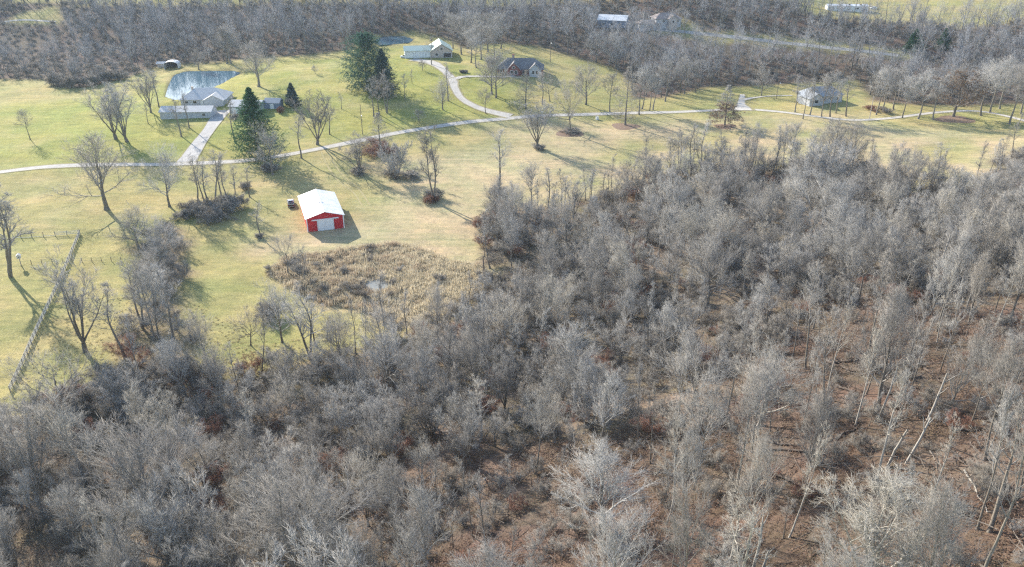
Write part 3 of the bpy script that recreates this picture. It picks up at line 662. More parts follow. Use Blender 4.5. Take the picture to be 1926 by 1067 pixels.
# pale ranch house and its outbuildings --------------------------------
p = at(383, 199); h = empty('ranch_house', p, rad(4)); tag(h, 'ranch house with broad pale hipped roof in front of the pond', 'house')
gable(h, 19, 13, 2.9, 6.3, 'siding_grey', 'roof_pale', 0, 6.5, hip=.55, over=.6)
gable(h, 9, 8, 2.9, 5.0, 'siding_grey', 'roof_pale', 5.2, 1.8, along_x=False, over=.5)
for x in (-7, -3.5): opening(h, 'window', x, 0, 1.0, 1.5, 1.2)
opening(h, 'door', -.5, 0, .05, 1.0, 2.1, fill='siding_white')
MB().box(-6, -5.2, 6, 6.8, 5, 7.1).build('chimney', ['siding_tan'], h)
p = at(350, 223); h = empty('long_garage', p, rad(2)); tag(h, 'long low grey outbuilding with pale roof in front of the ranch house', 'garage')
gable(h, 21, 8, 2.7, 4.2, 'siding_grey', 'roof_pale', 0, 4)
for x in (-7.5, -2.5, 2.5): opening(h, 'garage_door', x, 0, .05, 2.8, 2.2, fill='siding_grey')
opening(h, 'window', 7.5, 0, 1.0, 1.2, 1.0)
p = at(452, 214); h = empty('garage', p, rad(-3)); tag(h, 'pale grey garage standing behind the tall green spruce', 'garage')
gable(h, 13, 9, 3.0, 4.7, 'siding_grey', 'roof_pale', 2, 4.5)
for x in (-2, 3.0): opening(h, 'garage_door', x, 0, .05, 2.8, 2.2, fill='siding_white')
p = at(512, 205); h = empty('shed', p, rad(-6)); tag(h, 'small blue-grey shed between the spruce and the vase-shaped tree', 'shed')
gable(h, 6.5, 5, 2.6, 4.0, 'siding_blue', 'roof_bluegrey', 0, 2.5); opening(h, 'door', 0, 0, .05, 1.4, 2.0, fill='siding_white')
p = at(325, 128); h = empty('carport', p, rad(6)); tag(h, 'open white carport at the wood edge beyond the big pond', 'carport')
arc = []; k = 9
for i in range(k): arc.append((3.6 * math.cos(math.pi * i / (k - 1)), 2.2 + 1.5 * math.sin(math.pi * i / (k - 1))))
m = MB()
for i in range(k - 1):
    (xa, za), (xb, zb) = arc[i], arc[i + 1]; m.hexa([(xa, -3, za), (xb, -3, zb), (xb, 3, zb), (xa, 3, za)], [(xa, -3, za + .1), (xb, -3, zb + .1), (xb, 3, zb + .1), (xa, 3, za + .1)])
m.build('roof', ['metal_white'], h)
for x in (-3.55, 3.55): MB().box(x - .05, x + .05, -3, 3, -.4, 2.25).build('side_wall', ['metal_white'], h)
MB().box(-3.5, 3.5, 2.9, 3.0, -.4, 3.3).build('back_wall', ['dark_trim'], h)
p = at(305, 127); h = empty('shed', p, rad(4)); tag(h, 'low pale shed beside the open carport at the wood edge', 'shed'); gable(h, 5, 3.5, 1.9, 2.6, 'siding_tan', 'roof_pale', 0, 1.7); opening(h, 'door', .5, 0, .05, .9, 1.7, fill='siding_grey')

# green-roofed garage and house -----------------------------------------
p = at(789, 109); h = empty('garage', p, rad(9)); tag(h, 'long white garage with pale green roof and three garage doors', 'garage')
gable(h, 15, 9, 3.6, 5.3, 'siding_white', 'roof_green', 0, 4.5)
for x in (-5, 0, 5): opening(h, 'garage_door', x, 0, .05, 3.4, 2.7, fill='siding_white', frame='siding_grey')
opening(h, 'window', -7.5, 4, 1.2, 1.1, 1.0, axis='y')
p = at(831, 109); h = empty('farmhouse', p, rad(9)); tag(h, 'tan gabled house with pale green roof beside the white garage', 'house')
gable(h, 17, 11, 3.6, 6.9, 'siding_tan', 'roof_green', 0, 8.5, along_x=False, over=.6)
opening(h, 'garage_door', 2.9, 0, .05, 4, 2.3, fill='dark_trim'); opening(h, 'window', -2.6, 0, 1.1, 1.4, 1.2); opening(h, 'window', 0, 0, 4.1, 1.2, 1.0)

# brick house -------------------------------------------------------------
p = at(978, 143); h = empty('brick_house', p, rad(-3)); tag(h, 'red brick house with grey hipped roof on the hilltop lawn', 'house')
gable(h, 22, 11, 3.0, 7.0, 'brick_wall', 'roof_grey', 0, 7.5, hip=.42, over=.5)
gable(h, 7, 6.4, 3.0, 6.2, 'brick_wall', 'roof_grey', -3.0, 3.0, along_x=False, over=.4)
gable(h, 6, 5.6, 3.0, 5.6, 'siding_grey', 'roof_grey', 7.2, 3.2, along_x=False, over=.4)
for x in (-9.2, -7.0): opening(h, 'window', x, 2, 1, 1.1, 1.4)
opening(h, 'window', -3.9, -.5, .9, 1.2, 1.6); opening(h, 'window', -2.0, -.5, .9, 1.2, 1.6); opening(h, 'window', -3, -.5, 3.5, .9, 1.0)
opening(h, 'door', 1.8, 2, .05, 1.2, 2.2, fill='dark_trim'); opening(h, 'window', 6.4, .2, .8, 1.1, 1.7); opening(h, 'window', 8.1, .2, .8, 1.1, 1.7)
MB().box(-4.2, -3.1, 7.4, 8.4, 5.2, 8.6).box(-4.3, -3.0, 7.3, 8.5, 8.6, 8.8).build('chimney', ['brick_wall'], h)
MB().box(-11.5, 1.0, -4.2, -3.7, -.8, .35).build('garden_wall', ['siding_tan'], h)

# grey house ----------------------------------------------------------------
p = at(1553, 195); h = empty('grey_house', p, rad(17)); tag(h, 'grey sided house with pale metal roof among trees by the lane', 'house')
gable(h, 17, 10, 3.6, 6.6, 'siding_grey', 'roof_bluegrey', 0, 5, hip=.4, over=.5)
gable(h, 8, 7, 3.3, 5.4, 'siding_grey', 'roof_bluegrey', -7, 1.5, along_x=False)
for x in (-1, 2.5, 6): opening(h, 'window', x, 0, 1.4, 1.2, 1.4)
opening(h, 'window', -7, -2.5, 1.2, 2.0, 1.4)
# houses in the far woods -----------------------------------------------------
p = at(1150, 52); h = empty('far_house', p, rad(-18)); tag(h, 'far house with white metal roof and blue gable in the woods', 'house')
gable(h, 17, 10, 4.2, 6.6, 'siding_blue', 'metal_white', 0, 5, over=.5)
for x in (-5, 0, 5): opening(h, 'window', x, 0, 1.2, 1.5, 1.3)
opening(h, 'window', 8.5, 5, 1.3, 1.4, 1.3, axis='y', out=1)
p = at(1248, 56); h = empty('far_house', p, rad(8)); tag(h, 'two-storey far house with stepped brown roofs in the woods', 'house')
gable(h, 15, 10, 6.2, 8.6, 'siding_grey', 'roof_brown', 3, 6, hip=.5, over=.8)
gable(h, 12, 8, 3.4, 5.0, 'siding_grey', 'roof_brown', -8, 5, hip=.4, over=.7)
gable(h, 6, 5, 6.2, 8.0, 'siding_tan', 'roof_brown', 5, 1.5, along_x=False)
for x in (0, 5.0, 8.5): opening(h, 'window', x, 1.0 if x != 5 else -1.5, 3.9, 1.4, 1.3)
opening(h, 'garage_door', -8, 1, .1, 4.2, 2.3, fill='dark_trim')
p = at(1594, 21.5); h = empty('mobile_home', p, rad(-4)); tag(h, 'long white mobile home with dark roof vents on the far field', 'mobile home')
gable(h, 25, 6, 3.0, 3.9, 'siding_white', 'metal_white', 0, 3, over=.25)
for x in (-5, 1, 8): MB().box(x - .4, x + .4, 1.0, 1.8, 3.2, 4.2).build('roof_vent', ['dark_trim'], h)
for x in (-9, -4, 6, 10): opening(h, 'window', x, 0, 1.2, 1.3, 1.0)
opening(h, 'door', 1, 0, .3, .95, 2.0, fill='siding_grey')

# poles, posts, boxes ---------------------------------------------------------
def pole(px, py, ytop, label, lamp=False, arm=False, mat='wood_pole', r=.14):
    p = at(px, py); H = max(3, top_z(p, ytop)); o = empty('utility_pole', p, rad(20)); tag(o, label, 'pole')
    MB().tube((0, 0, -.4), (0, 0, H), r, r * .7, 9).build('shaft', [mat], o)
    if arm: MB().box(-1.2, 1.2, -.07, .07, H - .75, H - .6).build('crossarm', [mat], o); [MB().tube((x, 0, H - .6), (x, 0, H - .35), .05, .04, 6).build('insulator', ['metal_grey'], o) for x in (-1.05, 0.45, 1.05)]
    if lamp:
        MB().tube((0, 0, H * lamp), (0, -1.3, H * lamp + .3), .05, .04, 6).build('lamp_arm', ['metal_grey'], o); l = MB().tube((0, -1.15, H * lamp + .33), (0, -1.75, H * lamp + .3), .2, .14, 8).build('lamp_head', ['metal_white'], o); MB().tube((0, -1.45, H * lamp + .02), (0, -1.45, H * lamp + .2), .09, .15, 8).build('lamp_glass', ['lamp_glass'], l)
pole(682, 253, 196, 'slender utility pole with small lamp beside the lane bend', lamp=.62, arm=False)
pole(1035, 117, 80, 'lamp pole on the lawn behind the brick house', lamp=.95, r=.16)
pole(1460, 186, 144, 'utility pole with crossarm beside the grey house lawn', arm=True, lamp=.7)
pole(1635, 224, 180, 'pale leaning utility pole by the lane past the grey house', mat='siding_tan', r=.16)
p = at(911, 527); o = empty('fence_post', p); tag(o, 'tall weathered post at the edge of the reeds and wood', 'post'); MB().tube((0, 0, -.4), (-.25, 0, top_z(p, 481)), .22, .16, 8).build('shaft', ['wood_pole'], o); MB().box(-.35, -.1, -.15, .15, 2.0, 2.2).build('hinge_band', ['metal_grey'], o)
p = at(1123, 225); o = empty('utility_box', p, .3); tag(o, 'small white utility box on the lane verge', 'utility box'); MB().box(-.55, .55, -.45, .45, -.2, 1.1).build('cabinet', ['paint_white'], o); MB().box(-.6, .6, -.5, .5, 1.1, 1.18).build('lid', ['siding_grey'], o)
p = at(1019, 216); o = empty('mailbox', p, .3); tag(o, 'white mailbox on a post by the lane junction', 'mailbox'); MB().box(-.06, .06, -.06, .06, -.3, 1.1).build('post', ['wood_post'], o); MB().box(-.2, .2, -.35, .35, 1.1, 1.5).build('box', ['paint_white'], o)
p = at(40, 500); o = empty('bird_house', p, .4); tag(o, 'pale bird house on a post beside the wire fence', 'bird house')
MB().box(-.09, .09, -.09, .09, -.4, 2.2).build('post', ['wood_post'], o); m = MB().box(-.45, .45, -.45, .45, 2.2, 3.0).build('box', ['wood_board'], o)
MB().add([(-.6, -.6, 3.0), (.6, -.6, 3.0), (.6, .6, 3.0), (-.6, .6, 3.0), (0, -.6, 3.5), (0, .6, 3.5)], [(0, 1, 4), (2, 3, 5), (1, 2, 5, 4), (3, 0, 4, 5), (0, 3, 2, 1)]).build('roof', ['wood_board'], o); MB().tube((0, -.47, 2.6), (0, -.44, 2.6), .12, .12, 8).build('hole', ['rubber'], m)

# fences ------------------------------------------------------------------------
def fence(pix, step, hgt_, rails, label, board_w=.14, post_r=.075, boards_at=None, mats=('wood_post', 'wood_board'), wire=False, rail_name='board'):
    pts = [at(*q)[:2] for q in pix]; o = empty('fence', (*pts[0], float(hgt(*pts[0])))); tag(o, label, 'fence'); z_ = float(hgt(*pts[0]))
    P = [np.array(pts[0])]
    for a, c_ in zip(pts[:-1], pts[1:]):
        a, c_ = np.array(a), np.array(c_); n = max(1, round(np.linalg.norm(c_ - a) / step)); P += [a + (c_ - a) * i / n for i in range(1, n + 1)]
    pm = MB().box(-post_r, post_r, -post_r, post_r, -.4, hgt_ + .12).mesh('post', [mats[0]])
    if wire: bmsh = MB().tube((0, 0, 0), (1, 0, 0), .012, .012, 4).mesh('wire', ['metal_grey'])
    else: bmsh = MB().box(0, 1, -.02, .02, -board_w / 2, board_w / 2).mesh('board', [mats[1]])
    loc = lambda q: (q[0] - pts[0][0], q[1] - pts[0][1], float(hgt(*q)) - z_)
    for i, q in enumerate(P):
        l0 = loc(q); obj('post', pm, o, l0, (random.gauss(0, .03), random.gauss(0, .03), random.random()))
        if i == len(P) - 1: break
        l1 = loc(P[i + 1]); d = np.array(l1) - np.array(l0); Ld = float(np.linalg.norm(d)); az = math.atan2(d[1], d[0]); el = -math.asin(d[2] / Ld)
        for rz_ in (rails if boards_at is None or i in boards_at else (.22,)):
            nrm = np.array([-d[1], d[0], 0]) / Ld * -(post_r + .015) * (0 if wire else 1)
            obj('wire' if wire else rail_name, bmsh, o, (l0[0] + nrm[0], l0[1] + nrm[1], l0[2] + rz_ + random.gauss(0, .015)), (0, el, az), (Ld + .02, 1, 1))
fence([(151, 441), (127, 500), (95, 572), (60, 648), (20, 738)], 2.3, 1.45, (.28, .62, .96, 1.3), 'weathered board fence running down the pasture toward the wood', board_w=.2)
fence([(-40, 452), (20, 449), (60, 447), (104, 444), (148, 441)], 2.6, 1.3, (.4, .8, 1.2), 'post fence with a few boarded bays along the top of the paddock', boards_at=(7, 8, 11), mats=('wood_pole', 'wood_board'))
fence([(-30, 505), (40, 499), (118, 494), (228, 491)], 2.7, 1.2, (.5, 1.1), 'thin wire fence with leaning wooden posts across the paddock', wire=True, mats=('wood_pole', 'wood_board'), post_r=.06)

# conifers ----------------------------------------------------------------------
def conifer_mesh(seed, H, Rw, needle, dens=1.0, full=False):
    g = np.random.default_rng(seed)
    T = grow(g, np.zeros((1, 3)), np.array([[0, 0, 1.]]), np.array([H]), 8, .012, .1)
    tr = tubes(T, np.array([H * .018]), np.array([.03]), 8)
    n = int(210 * dens); t = .07 + .92 * (np.arange(n) + g.random(n)) / n; p, _ = along(np.repeat(T, n, 0), t)
    az = np.arange(n) * 2.4 + g.normal(0, .3, n); prof = np.interp(t, [.07, .2, .45, .75, 1], [.75, 1.0, 1.0, .72, .12] if full else [.9, 1.0, .68, .32, .03]) * g.uniform(.72, 1.16, n); L = Rw * prof + .15
    el = np.interp(t, [0, .4, 1], [-.2, .05, .7]) + g.normal(0, .1, n)
    d = np.stack([np.cos(az) * np.cos(el), np.sin(az) * np.cos(el), np.sin(el)], -1)
    B = grow(g, p, d, L, 5, .05, .03); br_ = tubes(B, np.full(n, .05), np.full(n, .01), 3)
    c1 = children(g, B, L, np.full(n, .02), 13, .12, 1, .85, .2, .34, -.12); B1 = grow(g, c1[0], c1[1], np.clip(c1[2], .25, 2), 3, .08, -.05)
    tw = tubes(B1, np.full(len(B1), .02), np.full(len(B1), .008), 3)
    k = 16; ii = np.repeat(np.arange(len(B1)), k); q, Tn = along(B1[ii], g.random(len(ii))); dn = unit(Tn * .7 + perp(Tn, g) + np.array([0, 0, -.1])); l = g.uniform(.25, .6, len(ii))[:, None]; sd = perp(dn, g) * .085
    V = np.stack([q - sd, q + sd, q + dn * l], 1).reshape(-1, 3); nf = np.arange(len(V)).reshape(-1, 3)
    return mesh('trunk', *tr, 'trunk_bark', smooth_=True), mesh('branches', *merge([br_, tw]), 'trunk_bark'), mesh('needles', V, nf, needle)
def conifer(px, py, ytop, w, seed, needle, label, dens=1.0, name='spruce_tree'):
    p = at(px, py); H = top_z(p, ytop); Wd = w / px_m(p); a = conifer_mesh(seed, H, Wd / 2, needle, dens, dens > 1.2)
    o = empty(name, (p[0], p[1], p[2] - .1)); tag(o, label, 'conifer')
    for nm, me in zip(('trunk', 'branches', 'needles'), a): obj(nm, me, o)
conifer(487, 296, 166, 104, 31, 'needle', 'tall green spruce beside the ranch house driveway', 1.15)
conifer(690, 168, 66, 100, 32, 'needle_pine', 'huge dark green pine on the hill lawn above the lane', 1.3, 'pine_tree')
conifer(722, 182, 92, 62, 33, 'needle_blue', 'greyish spruce pressed against the huge dark pine')
conifer(551, 200, 157, 30, 34, 'needle_blue', 'small dusky conifer behind the vase-shaped tree', .6)
conifer(1717, 100, 56, 40, 35, 'needle', 'green pine standing out of the far grey woods', .6, 'pine_tree')
conifer(1772, 95, 54, 28, 36, 'needle', 'slim green pine half hidden in the far grey woods', .5, 'pine_tree')

# ------------------------------------------------------------------ trees standing in the open
T = tree_px
HABIT = {'thin': 'thin', 'twin': 'two-stemmed', 'vase': 'many-stemmed', 'fore': 'full-crowned', 'roun': 'round-crowned'}
T(57, 263, 203, 30, 'forest0', 'small egg-shaped bare tree alone on the green hillside lawn')
T(218, 262, 152, 95, 'vase0', 'large many-stemmed tree, grey, behind its twin on the green lawn', 'pair of many-stemmed trees on the lawn')
T(239, 267, 156, 80, 'vase1', 'many-stemmed tree with dark trunk base on the green lawn', 'pair of many-stemmed trees on the lawn')
T(284, 212, 132, 52, 'vase2', 'slender forked tree in front of the big pond, thicker of two')
T(299, 201, 130, 44, 'thin0', 'slender forked tree in front of the big pond, thinner of two')
T(279, 233, 192, 26, 'thin1', 'small bare sapling beside the long low outbuilding')
T(341, 257, 186, 40, 'thin2', 'thin leaning tree on the lawn before the long outbuilding')
T(356, 241, 172, 36, 'thin0', 'thin upright tree close to the long outbuilding wall')
T(319, 389, 268, 76, 'round0', 'bushy bare tree just below the lane, beside the bramble thicket')
T(443, 269, 182, 44, 'thin1', 'forked bare tree beside the concrete driveway')
T(513, 329, 228, 66, 'round1', 'dense grey tree with leaning trunk in front of the spruce')
T(487, 163, 72, 88, 'round2', 'broad round-crowned tree at the end of the big pond')
T(374, 131, 90, 46, 'round3', 'brownish bare tree on the far bank of the big pond')
T(427, 120, 50, 50, 'forest1', 'tall dark tree beyond the pond at the lawn edge, one of two', 'two tall trees beyond the pond'); T(435, 120, 46, 50, 'forest2', 'tall dark tree beyond the pond at the lawn edge, one of two', 'two tall trees beyond the pond')
T(597, 272, 166, 76, 'vase1', 'vase-shaped bare tree on the lawn above the lane bend'); T(620, 253, 194, 22, 'thin2', 'narrow upright tree next to the vase-shaped tree')
T(567, 298, 212, 58, 'thin0', 'spreading bare tree right beside the lane above the pickup'); T(642, 205, 172, 14, 'thin1', 'tiny thin sapling on the bright green slope')
T(593, 139, 121, 14, 'round0', 'tiny round tree alone on the upper green slope')
T(703, 219, 148, 40, 'thin2', 'tall thin-stemmed tree below the big pine, with twisted trunk'); T(713, 216, 152, 34, 'thin0', 'slim tree below the big pine between two thicker ones'); T(728, 213, 132, 46, 'twin0', 'tall forked tree below the greyish spruce')
T(788, 230, 202, 36, 'round1', 'low wide apple-like tree above the lane'); T(833, 207, 146, 40, 'round2', 'neat oval tree on the lawn inside the driveway bend'); T(843, 190, 118, 30, 'thin1', 'tall thin tree beside the gravel driveway curve')
T(914, 214, 166, 30, 'forest3', 'small upright tree where driveway and lane meet'); T(795, 133, 111, 32, 'round3', 'small flat-topped tree in front of the white garage'); T(762, 187, 138, 26, 'thin2', 'faint slim tree on the slope under the spruce, lower of two')
T(775, 158, 130, 22, 'thin0', 'faint slim tree on the slope under the spruce, upper of two')
T(812, 122, 66, 34, 'thin1', 'tall bare tree standing before the green-roofed garage'); T(925, 177, 92, 62, 'round0', 'heavy dark tree before the brick house, thinner trunk'); T(933, 184, 88, 66, 'round1', 'heavy dark tree before the brick house, thicker trunk')
for q, (x, y, yt, w, k) in enumerate([(852, 92, 20, 40, 'forest0'), (868, 103, 30, 42, 'forest1'), (886, 118, 46, 40, 'forest2'), (896, 128, 62, 36, 'forest3'), (905, 112, 38, 44, 'forest4'), (918, 98, 22, 44, 'forest1'), (880, 92, 18, 44, 'forest3'), (930, 110, 44, 40, 'forest0'), (942, 92, 18, 44, 'forest2')]):
    T(x, y, yt, w, k, 'tall bare tree in the grove between farmhouse and brick house', 'grove between the two houses')
T(989, 205, 132, 46, 'pin0', 'pyramidal bare tree on the lawn below the brick house'); T(1020, 197, 134, 30, 'thin0', 'slender tree beside a crooked one below the brick house'); T(1034, 191, 128, 46, 'gnarl0', 'crooked wide-armed tree on the lawn below the brick house')
T(1071, 249, 148, 52, 'gnarl1', 'crooked dark tree on a leafy mound beside the lane'); T(1102, 197, 114, 54, 'round2', 'full round-crowned tree on the lane-side lawn'); T(1147, 211, 136, 36, 'forest1', 'narrow straight tree beside the lane by the hollow')
T(1176, 236, 126, 56, 'pin0', 'straight tall pin oak on a brown mulch ring'); T(1363, 236, 160, 52, 'pin1', 'pin oak holding brown leaves on its low branches')
for x, y, yt, w, k in [(1202, 216, 140, 34, 'thin1'), (1208, 205, 120, 36, 'forest2'), (1222, 209, 132, 34, 'forest0'), (1228, 207, 138, 30, 'thin2'), (1251, 191, 112, 44, 'forest3'), (1287, 177, 104, 40, 'forest4'), (1308, 174, 108, 36, 'forest0')]:
    T(x, y, yt, w, k, HABIT[k[:4]] + ' bare grey tree in the clump where lawn meets the hollow', 'clump of trees by the hollow')
T(1121, 117, 58, 44, 'round3', 'spreading tree at the hill edge beyond the brick house, farther of two'); T(1158, 127, 60, 52, 'round0', 'spreading tree at the hill edge beyond the brick house, nearer to the hollow')
T(1010, 279, 192, 72, 'vase2', 'leaning bare tree with spreading limbs in the hayfield corner by the lane'); T(1432, 180, 118, 42, 'round1', 'bare tree behind the track by the grey house lawn'); T(1409, 140, 78, 34, 'pale2', 'white-barked tree rising from the dark hollow', name='sycamore_tree')
for x, y, yt, w, k in [(1495, 211, 140, 30, 'thin0'), (1510, 224, 148, 36, 'forest0'), (1523, 217, 146, 28, 'thin1'), (1545, 220, 140, 34, 'forest2'), (1561, 220, 134, 44, 'forest3'), (1591, 219, 140, 30, 'thin2'), (1572, 213, 150, 24, 'thin0')]:
    T(x, y, yt, w, k, HABIT[k[:4]] + ' bare tree in the row before the grey house', 'row of trees before the grey house')
T(1793, 220, 118, 92, 'oakleaf', 'broad oak with reddish leaves at the end of the lane')
for x, y, yt, w, k in [(1648, 216, 130, 40, 'forest1'), (1680, 206, 118, 46, 'forest4'), (1697, 222, 140, 44, 'forest0'), (1727, 224, 128, 48, 'forest2'), (1755, 225, 140, 44, 'thin1'), (1845, 218, 120, 60, 'forest3'), (1862, 212, 110, 50, 'forest1'), (1898, 234, 118, 64, 'forest0'), (1920, 214, 108, 50, 'forest4'), (1935, 238, 120, 60, 'forest2'), (1660, 205, 122, 40, 'forest3'), (1880, 205, 105, 50, 'forest2')]:
    T(x, y, yt, w, k, HABIT[k[:4]] + ' bare grey tree among the trees beyond the grey house', 'trees where the lane enters the wood')
T(817, 380, 238, 44, 'twin1', 'tall two-stemmed tree on a brushy mound in the hayfield'); T(940, 366, 242, 60, 'thin2', 'tall forked tree at the wood corner of the hayfield'); T(716, 291, 212, 60, 'pin0', 'dark straight tree rising from red brush by the lane')
T(676, 326, 250, 50, 'vase0', 'many-stemmed pale tree on the brushy island below the lane'); T(745, 338, 262, 60, 'shrub0', 'dense grey many-stemmed tree on the brushy island', cat='tree'); T(490, 448, 378, 46, 'thin0', 'small bare tree alone in the shade beside the barn pasture')
T(543, 517, 440, 62, 'gnarl1', 'small wide-topped tree at the edge of the reeds'); T(470, 371, 312, 36, 'thin1', 'small tree behind the bramble thicket'); T(572, 530, 470, 30, 'thin2', 'spindly tree standing in the dry reeds')
for x, y, yt, k in [(373, 386, 288, 'thin0'), (395, 392, 292, 'thin1'), (404, 388, 284, 'thin2'), (418, 384, 290, 'thin0'), (430, 380, 296, 'thin1'), (384, 380, 300, 'thin2'), (441, 386, 310, 'thin0')]:
    T(x, y, yt, 44, k, 'thin crooked tree growing out of the bramble thicket', 'trees of the bramble thicket', lean=(random.gauss(0, .06), random.gauss(0, .12)))
T(201, 394, 246, 112, 'round3', 'big round-crowned dark tree below the lane, casting a long shadow'); T(20, 521, 344, 84, 'twin1', 'tall leaning tree inside the paddock behind the bird house', rz=0.0, lean=(0, .2)); T(261, 468, 384, 70, 'round2', 'leaning bare tree above the hedgerow')
T(304, 502, 408, 76, 'round0', 'twisted dark tree inside the hedgerow top'); T(161, 662, 478, 92, 'vase0', 'tall vase-shaped tree between the board fence and the brush'); T(236, 674, 540, 52, 'thin2', 'slim crooked tree beside the brush pile')
for x, y, yt, w, k in [(268, 618, 490, 56, 'twin1'), (290, 640, 480, 66, 'forest0'), (310, 668, 500, 66, 'forest2'), (325, 640, 490, 56, 'thin1'), (300, 585, 470, 60, 'forest3')]:
    T(x, y, yt, w, k, 'tall bare tree in the thick of the hedgerow', 'hedgerow trees')
T(472, 650, 572, 44, 'gnarl0', 'stubby vine-choked tree at the wood corner'); T(531, 644, 520, 80, 'round1', 'bare tree with a shaggy shrub at its foot, near the green patch'); T(585, 678, 535, 90, 'twin0', 'tall forked dark tree at the wood edge by the green patch')
T(594, 650, 560, 40, 'thin1', 'slim tree close behind the tall forked one'); T(635, 657, 585, 50, 'round2', 'low spreading tree on the green patch, nearer to the reeds'); T(617, 640, 590, 40, 'gnarl1', 'low twisted tree on the green patch'); T(722, 612, 512, 50, 'thin0', 'lone crooked tree in front of the reed pool')
T(131, 775, 668, 170, 'gnarl0', 'old gnarled tree with crooked limbs beside the fence end'); T(48, 812, 720, 150, 'gnarl1', 'leaning gnarled tree with one long low limb by the fence end', lean=(0, -.35))
for x, y, yt, w, k in [(1258, 332, 258, 26, 'thin0'), (1276, 326, 240, 30, 'thin1'), (1300, 330, 232, 30, 'thin2'), (1318, 324, 226, 28, 'thin0'), (1352, 330, 250, 26, 'twin1'), (1396, 324, 236, 30, 'thin1'), (1412, 322, 230, 40, 'vase0'), (1452, 330, 236, 26, 'thin2'), (1470, 326, 230, 36, 'forest3'), (1484, 322, 228, 36, 'forest1'), (1112, 378, 318, 24, 'thin1'), (1135, 374, 322, 26, 'thin0'), (1062, 392, 330, 26, 'thin2'), (998, 405, 300, 52, 'forest2'), (1030, 400, 312, 34, 'thin1'), (1560, 330, 218, 60, 'forest4'), (1598, 335, 222, 60, 'forest0'), (1745, 372, 268, 40, 'thin2')]:
    T(x, y, yt, w, k, HABIT[k[:4]] + ' tree rising against the hayfield ' + ('near its narrow corner' if x < 1200 else 'at its long wooded edge'), 'trees standing against the hayfield')
# crowns that stand out of the wood
T(1630, 1135, 880, 420, 'pale1', 'great pale many-limbed tree in the leaf-strewn wood'); T(1130, 1000, 842, 170, 'round3', 'round-headed pale tree above red leaves in the wood'); T(290, 1010, 800, 330, 'round0', 'broad dense tree with tangled crown in the thicket wood')
T(590, 1090, 880, 260, 'round2', 'pale fuzzy broad-crowned tree in the thicket wood'); T(1372, 1075, 915, 90, 'pale2', 'white-barked slim tree above red-brown leaves', name='sycamore_tree'); T(1430, 800, 660, 150, 'pale0', 'white-limbed spreading tree in the wood', name='sycamore_tree')
T(1862, 1000, 760, 90, 'thin1', 'long thin leaning tree on the leafy slope', lean=(0, .12))
T(905, 830, 700, 70, 'pale2', 'slim white-barked tree in the thicket wood', name='sycamore_tree')
T(840, 720, 640, 140, 'gnarl1', 'low gnarled tree with a dark limb at the thicket edge'); T(1080, 760, 600, 90, 'forest2', 'tall straight tree over a dark gap in the wood'); T(1335, 345, 262, 40, 'thin0', 'leaning dead-looking tree at the hayfield edge', lean=(0, -.5))

# ------------------------------------------------------------------ the woods: each tree set out on the ground
def darts(poly, box, gap, n, g, extra=None):
    xs = g.uniform(box[0], box[1], n); ys = g.uniform(box[2], box[3], n); ok = inpoly(xs, ys, poly)
    if extra is not None: ok &= extra(xs, ys)
    xs, ys = xs[ok], ys[ok]; cell = {}; out = []
    for x, y in zip(xs, ys):
        r = gap(x, y) if callable(gap) else gap; i, j = int(x // 6), int(y // 6); good = True; k = int(r // 6) + 1
        for a in range(i - k, i + k + 1):
            for b2 in range(j - k, j + k + 1):
                for q in cell.get((a, b2), ()):
                    if (q[0] - x) ** 2 + (q[1] - y) ** 2 < r * r: good = False; break
                if not good: break
            if not good: break
        if good: cell.setdefault((i, j), []).append((x, y)); out.append((x, y))
    return np.array(out)
def seen(x, y, pad=60):
    u, v, _ = to_px(x, y, hgt(x, y)); return (u > -pad - 60) & (u < 1986 + pad) & (v < 1330) & (v > -80)
g = np.random.default_rng(77)
D = darts(WOOD, (-170, 220, 22, 300), lambda x, y: 5.0, 14000, g, lambda x, y: seen(x, y))
opn = sdist(D[:, 0], D[:, 1], OPENWOOD); edge = sdist(D[:, 0], D[:, 1], WOOD)
gap_ = hash_noise(D[:, 0], D[:, 1], 17, 21); gap_ = np.where(to_px(D[:, 0], D[:, 1], hgt(D[:, 0], D[:, 1]))[0] < 760, 1.0, gap_)
keep = np.where(opn < 0, g.random(len(D)) < np.where(gap_ < .33, .35, .9), g.random(len(D)) < .64); D, opn, edge = D[keep], opn[keep], edge[keep]
zz = hgt(D[:, 0], D[:, 1]); u, v, dep = to_px(D[:, 0], D[:, 1], zz)
Hh = np.where(opn > 0, g.uniform(12, 20.5, len(D)), np.where(dep > 170, g.uniform(8, 15, len(D)), g.uniform(6.5, 14.5, len(D))))
Hh = np.where((opn < 0) & (g.random(len(D)) < .22), g.uniform(13, 18, len(D)), Hh)
Hh = np.where((u < 230) & (v < 880) & (opn < 0), np.minimum(Hh, 5.0), Hh)
inframe = (u > 0) & (u < 1926) & (v < 1180)
order = np.argsort(np.where(inframe, dep / Hh, 1e6))
n_ind = max(0, 300 - N_TREES); REST = []
